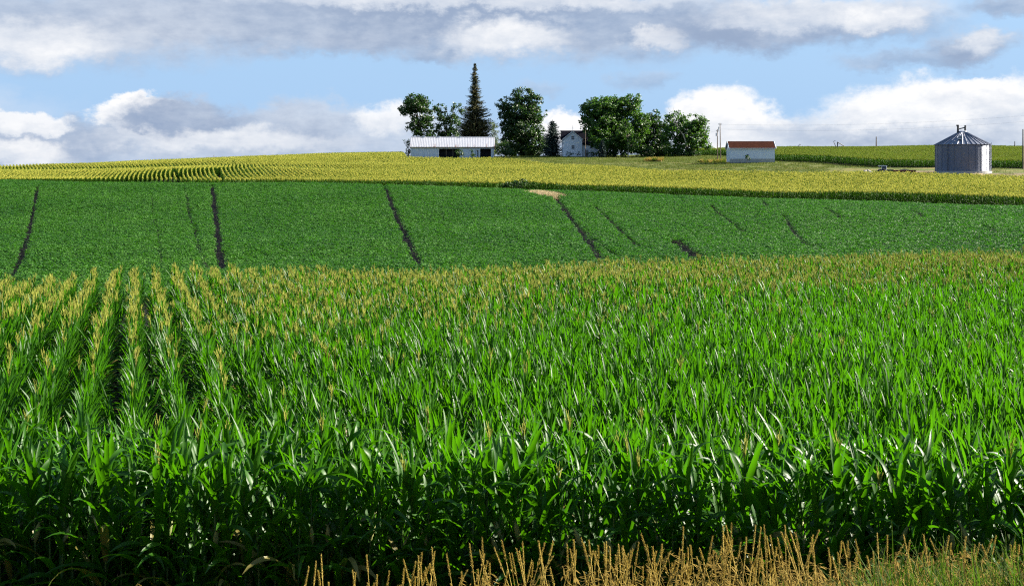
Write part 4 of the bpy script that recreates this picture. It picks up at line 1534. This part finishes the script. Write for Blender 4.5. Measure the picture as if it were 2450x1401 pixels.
mound("gravel_pile", 2074, 279, 1.9, 1.5, 1.35, M['gravel'], "pale rounded gravel pile left of the parked tractor", "gravel pile", 3)
mound("straw_pile", 2338, 270, 2.0, 1.2, .55, M['straw'], "flat heap of straw at the foot of the grain bin", "straw pile", 4)
mound("grass_mound", 1566, 352, 2.4, 1.6, .75, M['straw'], "low tan mound of cut hay on the lawn in front of the trees", "hay mound", 5)


def wheel(parent, x, y, z, r, w, nm="wheel"):
    m = MB()
    m.tube([(x, y - w / 2, z), (x, y - w * .3, z), (x, y + w * .3, z), (x, y + w / 2, z)], [r * .86, r, r, r * .86], 18)
    o = m.build(nm, M['tyre'], parent)
    h = MB()
    h.tube([(x, y - w / 2 - .03, z), (x, y - w / 2 + .02, z)], [r * .5, r * .55], 12)
    h.build("rim", M['metal_grey'], o)


def tractor():
    d = 277
    t = empty("tractor", at(2118, d), math.radians(8))
    tag(t, "dark green tractor with cab parked in the bin's shadow, beside the gravel pile", "tractor")
    m = MB()
    m.box((.0, -.38, .75), (1.7, .38, 1.45))
    m.box((1.7, -.33, .75), (1.85, .33, 1.38))
    m.box((-1.1, -.3, .65), (0, .3, 1.05))
    m.build("body", M['green_paint'], t)
    c = MB()
    for (x, y) in ((-1.2, -.7), (-1.2, .7), (.0, -.7), (.0, .7)):
        c.tube([(x, y, 1.05), (x * .9, y * .92, 2.2)], .05, 5)
    c.box((-1.3, -.78, 2.2), (.1, .78, 2.34))
    cb = c.build("cab", M['white_trim'], t)
    g = MB()
    g.box((-.03, -.62, 1.15), (.0, .62, 2.15))
    g.box((-1.15, -.66, 1.15), (-.1, -.63, 2.15))
    g.build("window", M['glass'], cb)
    e = MB()
    e.tube([(1.2, .1, 1.45), (1.2, .1, 2.2)], .05, 6)
    e.build("exhaust", M['black_metal'], t)
    for s in (-1, 1):
        wheel(t, -.75, s * .85, .78, .80, .45)
        wheel(t, 1.35, s * .65, .48, .50, .3)


tractor()


def wagon():
    d = 275.5
    t = empty("farm_wagon", at(2164, d), math.radians(-3))
    tag(t, "faded red flat farm wagon with straw on top, between tractor and bin", "wagon")
    m = MB()
    m.box((-2.2, -1.0, .75), (2.2, 1.0, .92))
    m.box((-2.2, -1.04, .92), (2.2, -1.0, 1.25))
    m.box((-2.2, 1.0, .92), (2.2, 1.04, 1.25))
    m.build("bed", M['rust_red'], t)
    a = MB()
    for x in (-1.4, 1.4):
        a.box((x - .07, -.85, .4), (x + .07, .85, .54))
        a.box((x - .1, -.1, .54), (x + .1, .1, .75))
    a.box((2.2, -.06, .45), (3.6, .06, .55))
    a.build("axle", M['black_metal'], t)
    for x in (-1.4, 1.4):
        for s in (-1, 1):
            wheel(t, x, s * .95, .42, .42, .22)
    s = MB()
    rows = []
    for i in range(7):
        q = i / 6
        rows.append([(math.cos(b) * 1.9 * (1 - q ** 1.6), math.sin(b) * .9 * (1 - q ** 1.6), .93 + .55 * q + .05 * math.sin(5 * b)) for b in [2 * math.pi * j / 20 for j in range(20)]])
    s.grid(rows, closed=True)
    o = s.build("straw_load", M['straw'], smooth=True)
    o.location = t.location
    o.rotation_euler = t.rotation_euler
    tag(o, "tan load of loose straw lying on the red wagon", "straw")
    # harrow standing between wagon and bin
    h = empty("harrow", at(2212, 274.5), 0)
    tag(h, "rusty low harrow frame with upright tines, in the shade next to the bin", "harrow")
    f = MB()
    for y in (-.7, 0, .7):
        f.tube([(-1.6, y, .55), (1.6, y, .55)], .06, 5)
    for x in (-1.5, 0, 1.5):
        f.tube([(x, -.9, .6), (x, .9, .6)], .06, 5)
    f.build("frame", M['rust_red'], h)
    tn = MB()
    for x in np.arange(-1.5, 1.6, .3):
        for y in (-.7, 0, .7):
            tn.tube([(x, y, .55), (x + .08, y, -.02)], .03, 4, cap=False)
    tn.build("tines", M['rust_red'], h)


wagon()

# ------------------------------------------------------------------ grasses
def tuft(seed, n, h, spread, w, bend=.5, mat=None, seeds=0):
    rr = random.Random(seed)
    mb = MB()
    for i in range(n):
        a = rr.uniform(0, 6.28)
        b = Vector((rr.gauss(0, spread), rr.gauss(0, spread), 0))
        H = h * rr.uniform(.5, 1.1)
        lean = rr.uniform(.05, bend)
        dr = Vector((math.cos(a), math.sin(a), 0))
        sd = Vector((-math.sin(a), math.cos(a), 0)) * w * .5
        tone = rr.random()
        p1 = b + dr * H * lean * .3 + Vector((0, 0, H * .55))
        p2 = b + dr * H * lean + Vector((0, 0, H * (1 - lean * .35)))
        mb.grid([[b - sd, b + sd], [p1 - sd * .8, p1 + sd * .8], [p2 - sd * .15, p2 + sd * .15]], tone)
    return mb.mesh("grass tuft", mat)


def feather(seed):
    """a drooping brown brome panicle on its stem"""
    rr = random.Random(seed)
    mb = MB()
    h = .75
    mb.tube([(0, 0, 0), (.02, 0, h * .6), (.08, 0, h)], [.004, .003, .002], 3, .5, cap=False)
    for i in range(26):
        s = rr.uniform(.55, 1.0)
        c = Vector((.08 * s, 0, h * s))
        a = rr.uniform(0, 6.28)
        q = c + Vector((math.cos(a) * .09, math.sin(a) * .09, rr.uniform(-.05, .05))) * rr.uniform(.4, 1)
        d = (q - c).normalized() * .035 + Vector((0, 0, -.015))
        sd = d.cross(Vector((0, 0, 1))).normalized() * .007
        mb.face([q - d, q + sd, q + d, q - sd], rr.random())
    return mb.mesh("brome", M['dry_brown'])


def verge():
    # grass cover on the roadside bank
    pts, idx, scl = [], [], []
    protos = [tuft(600 + k, 22, .55, .07, .010, .6, M['grass']) for k in range(4)] + \
             [tuft(610 + k, 20, .55, .08, .008, .6, M['dry']) for k in range(4)] + \
             [tuft(620 + k, 20, .40, .09, .008, .9, M['dry_brown']) for k in range(3)] + \
             [feather(630 + k) for k in range(3)]
    n = 15000
    xs = rng.uniform(-7, 7.5, n)
    ys = rng.uniform(8.6, 13.9, n)
    for x, y in zip(xs, ys):
        if y > front(x) - .5 or abs(x) > .45 * y + .6: continue
        u = float(uof(x, y))
        g = np.interp(u, [600, 1400, 1900, 2100, 2450], [.12, .13, .17, .26, .22])
        c = rng.random()
        if c < g * .9: k = rng.integers(0, 4)
        elif c < g + (1 - g) * .45: k = rng.integers(4, 8)
        elif c < g + (1 - g) * .86: k = rng.integers(8, 11)
        else: k = rng.integers(11, 14)
        pts.append((x, y, gz(x, y) - .02))
        idx.append(k)
        s = rng.uniform(.5, .98) * (1.0 + (.5 if (u > 2060 and k < 4) else 0))
        scl.append((s, s, s))
    m = len(pts)
    rots = np.stack([rng.normal(0, .12, m), rng.normal(0, .12, m), rng.uniform(0, 6.28, m)], 1)
    scatter("verge_grass", protos, pts, rots, scl, idx, "mixed green and dry tan grass on the roadside bank at the bottom right", "grass")


verge()


def seed_stalks():
    protos = []
    for k in range(10):
        rr = random.Random(700 + k)
        st, hd = MB(), MB()
        h = 1.0
        bx = rr.uniform(-.10, .10)
        P = [Vector((0, 0, 0)), Vector((bx * .2, 0, h * .4)), Vector((bx * .6, 0, h * .75)), Vector((bx * 1.1, 0, h))]
        st.tube(P, [.0045, .004, .0035, .003], 5, rr.random())
        for i in range(2):
            z = rr.uniform(.15, .55)
            a = rr.uniform(0, 6.28)
            leaf_strip(st, (bx * .3, 0, z), a, .3, rr.uniform(1.0, 2.2), rr.uniform(.18, .32), .010, 4, False, rr.random(), 0, rr)
        # spike-like seed head: spikelets set closely round the axis
        L = rr.uniform(.11, .24)
        ax = (P[3] - P[2]).normalized()
        hd.tube([P[3] - ax * .01, P[3] + ax * L], [.004, .002], 4, .4)
        n = 34
        for i in range(n):
            s = i / n
            c = P[3] + ax * (L * s)
            a = i * 2.4
            o = Vector((math.cos(a), math.sin(a), 0)) * (.0062 * (1 - .45 * s))
            d = (o * 1.1 + ax * .020)
            sd = ax.cross(o).normalized() * .0040
            hd.face([c, c + o * .8 + sd, c + o + d, c + o * .8 - sd], rr.random())
        protos.append((st.mesh("stem", M['dry'], True), hd.mesh("seed_head", M['dry'])))
    # where the stalks show in the photograph: (u, how high the tip reaches)
    us = list(rng.uniform(860, 1450, 74)) + list(rng.uniform(1430, 2120, 140)) + list(rng.uniform(2120, 2450, 58)) + [480, 545, 560, 590, 620, 640, 650, 690, 705, 735, 752, 770, 780, 800, 815, 830, 845]
    top = lambda u: np.interp(u, [500, 620, 780, 880, 1000, 1180, 1400, 1500, 1680, 1890, 2000, 2150, 2450], [1378, 1366, 1348, 1322, 1310, 1270, 1290, 1285, 1270, 1262, 1275, 1290, 1270])
    for u in us:
        d = rng.uniform(9.6, 12.2)
        x = (u - U0) / F * d
        zg = gz(x, d)
        vt = float(top(u)) + abs(rng.normal(0, 52)) - 8
        H = (E + (VH - vt) / F * d - zg) / 1.2
        if H < .35: H = rng.uniform(.4, .6)
        H = min(H, 1.25)
        t = empty("grass_stalk", (x, d, zg - .02), rng.uniform(0, 6.28))
        t.rotation_euler = (rng.normal(0, .14), rng.normal(.05, .15), t.rotation_euler[2])
        t.scale = (1.25, 1.25, H)
        tag(t, "dry tan grass stalk with a slim seed spike, in front of the near corn", "grass stalk", "tan seed-headed grass stalks along the roadside")
        a, b = protos[rng.integers(0, 10)]
        for nm, me in (("stem", a), ("seed_head", b)):
            o = bpy.data.objects.new(nm, me)
            COL.objects.link(o)
            o.parent = t


seed_stalks()


def weeds():
    for i, (u, d, h, lb) in enumerate([(2150, 11.2, .75, "bushy bright green weed in the dry grass, lower right"), (2290, 10.6, .6, "smaller leafy green weed nearer the bottom right corner")]):
        rr = random.Random(800 + i)
        p = at(u, d)
        t = empty("weed", p)
        tag(t, lb, "weed")
        st, lv = MB(), MB()
        for k in range(16):
            a = rr.uniform(0, 6.28)
            sp = rr.uniform(.05, .45)
            e = Vector((math.cos(a) * sp * h, math.sin(a) * sp * h, h * rr.uniform(.6, 1.05)))
            st.tube([(0, 0, 0), e * .5 + Vector((0, 0, .05)), e], [.006, .004, .002], 4, rr.random(), cap=False)
            for q in range(16):
                s = rr.uniform(.3, 1.02)
                c = e * s
                b = rr.uniform(0, 6.28)
                f = Vector((math.cos(b), math.sin(b), rr.uniform(-.3, .6))).normalized()
                sd = f.cross(Vector((0, 0, 1))).normalized()
                L = rr.uniform(.05, .09)
                lv.face([c, c + f * L * .5 + sd * L * .16, c + f * L, c + f * L * .5 - sd * L * .16], rr.random())
        st.build("stem", M['weed'], t)
        lv.build("foliage", M['weed'], t)


weeds()


def yard_grass():
    n = 26000
    d = rng.uniform(255, 440, n)
    u = rng.uniform(965, 2500, n)
    ok = (d > D2_u(u) + 2) & (d < np.where(u > 1640, D3_u(u), 440)) & ~((u > 1980) & (d < 309) & (rng.random(n) < .9))
    d, u = d[ok], u[ok]
    x = (u - U0) / F * d
    m = len(x)
    z = zrel(x, d) + E
    protos = [tuft(850 + k, 30, .28, .35, .03, .8, M['lawn']) for k in range(5)]
    s = rng.uniform(.6, 1.5, m)
    scatter("lawn_grass", protos, np.stack([x, d, z], 1), np.stack([np.zeros(m), np.zeros(m), rng.uniform(0, 6.28, m)], 1), np.stack([s * 1.4, s * 1.4, s], 1), rng.integers(0, 5, m),
            "short olive grass of the farmyard between the corn and the buildings", "grass")
    # straw-coloured patch at the end of the soybeans
    pts = []
    for _ in range(1500):
        k = rng.integers(0, 2)
        p = PATCH[k].lerp(PATCH[k + 1], rng.random())
        x, y = p.x + rng.normal(0, .9), p.y + rng.normal(0, 1.3)
        pts.append((x, y, gz(x, y)))
    m = len(pts)
    s = rng.uniform(1.2, 1.9, m)
    scatter("dry_grass_patch", [tuft(870 + k, 40, .5, .22, .03, .9, M['pale_dry']) for k in range(4)], pts, np.stack([np.zeros(m), np.zeros(m), rng.uniform(0, 6.28, m)], 1), np.stack([s, s, s], 1), rng.integers(0, 4, m),
            "pale tan patch of dead grass at the corner of the soybeans and corn", "grass")
    # weeds round the pole feet and on the hay mound
    pts = []
    for u0, u1, d0, hh, q in [(1672, 1745, 345, 1.0, 160), (1545, 1585, 351, .8, 110)]:
        for _ in range(q):
            u = rng.uniform(u0, u1)
            y = d0 + rng.normal(0, .9)
            x = (u - U0) / F * y
            pts.append((x, y, gz(x, y) + (.3 if u0 == 1545 else 0)))
    m = len(pts)
    s = rng.uniform(.8, 1.5, m)
    scatter("tall_dry_weeds", [tuft(880 + k, 30, .8, .22, .035, .7, M['dry']) for k in range(3)] + [tuft(890 + k, 30, .8, .22, .035, .7, M['grass']) for k in range(2)], pts, np.stack([np.zeros(m), np.zeros(m), rng.uniform(0, 6.28, m)], 1), np.stack([s, s, s], 1), rng.integers(0, 5, m),
            "tall tan weeds round the feet of the utility poles and on the hay mound", "grass")


yard_grass()
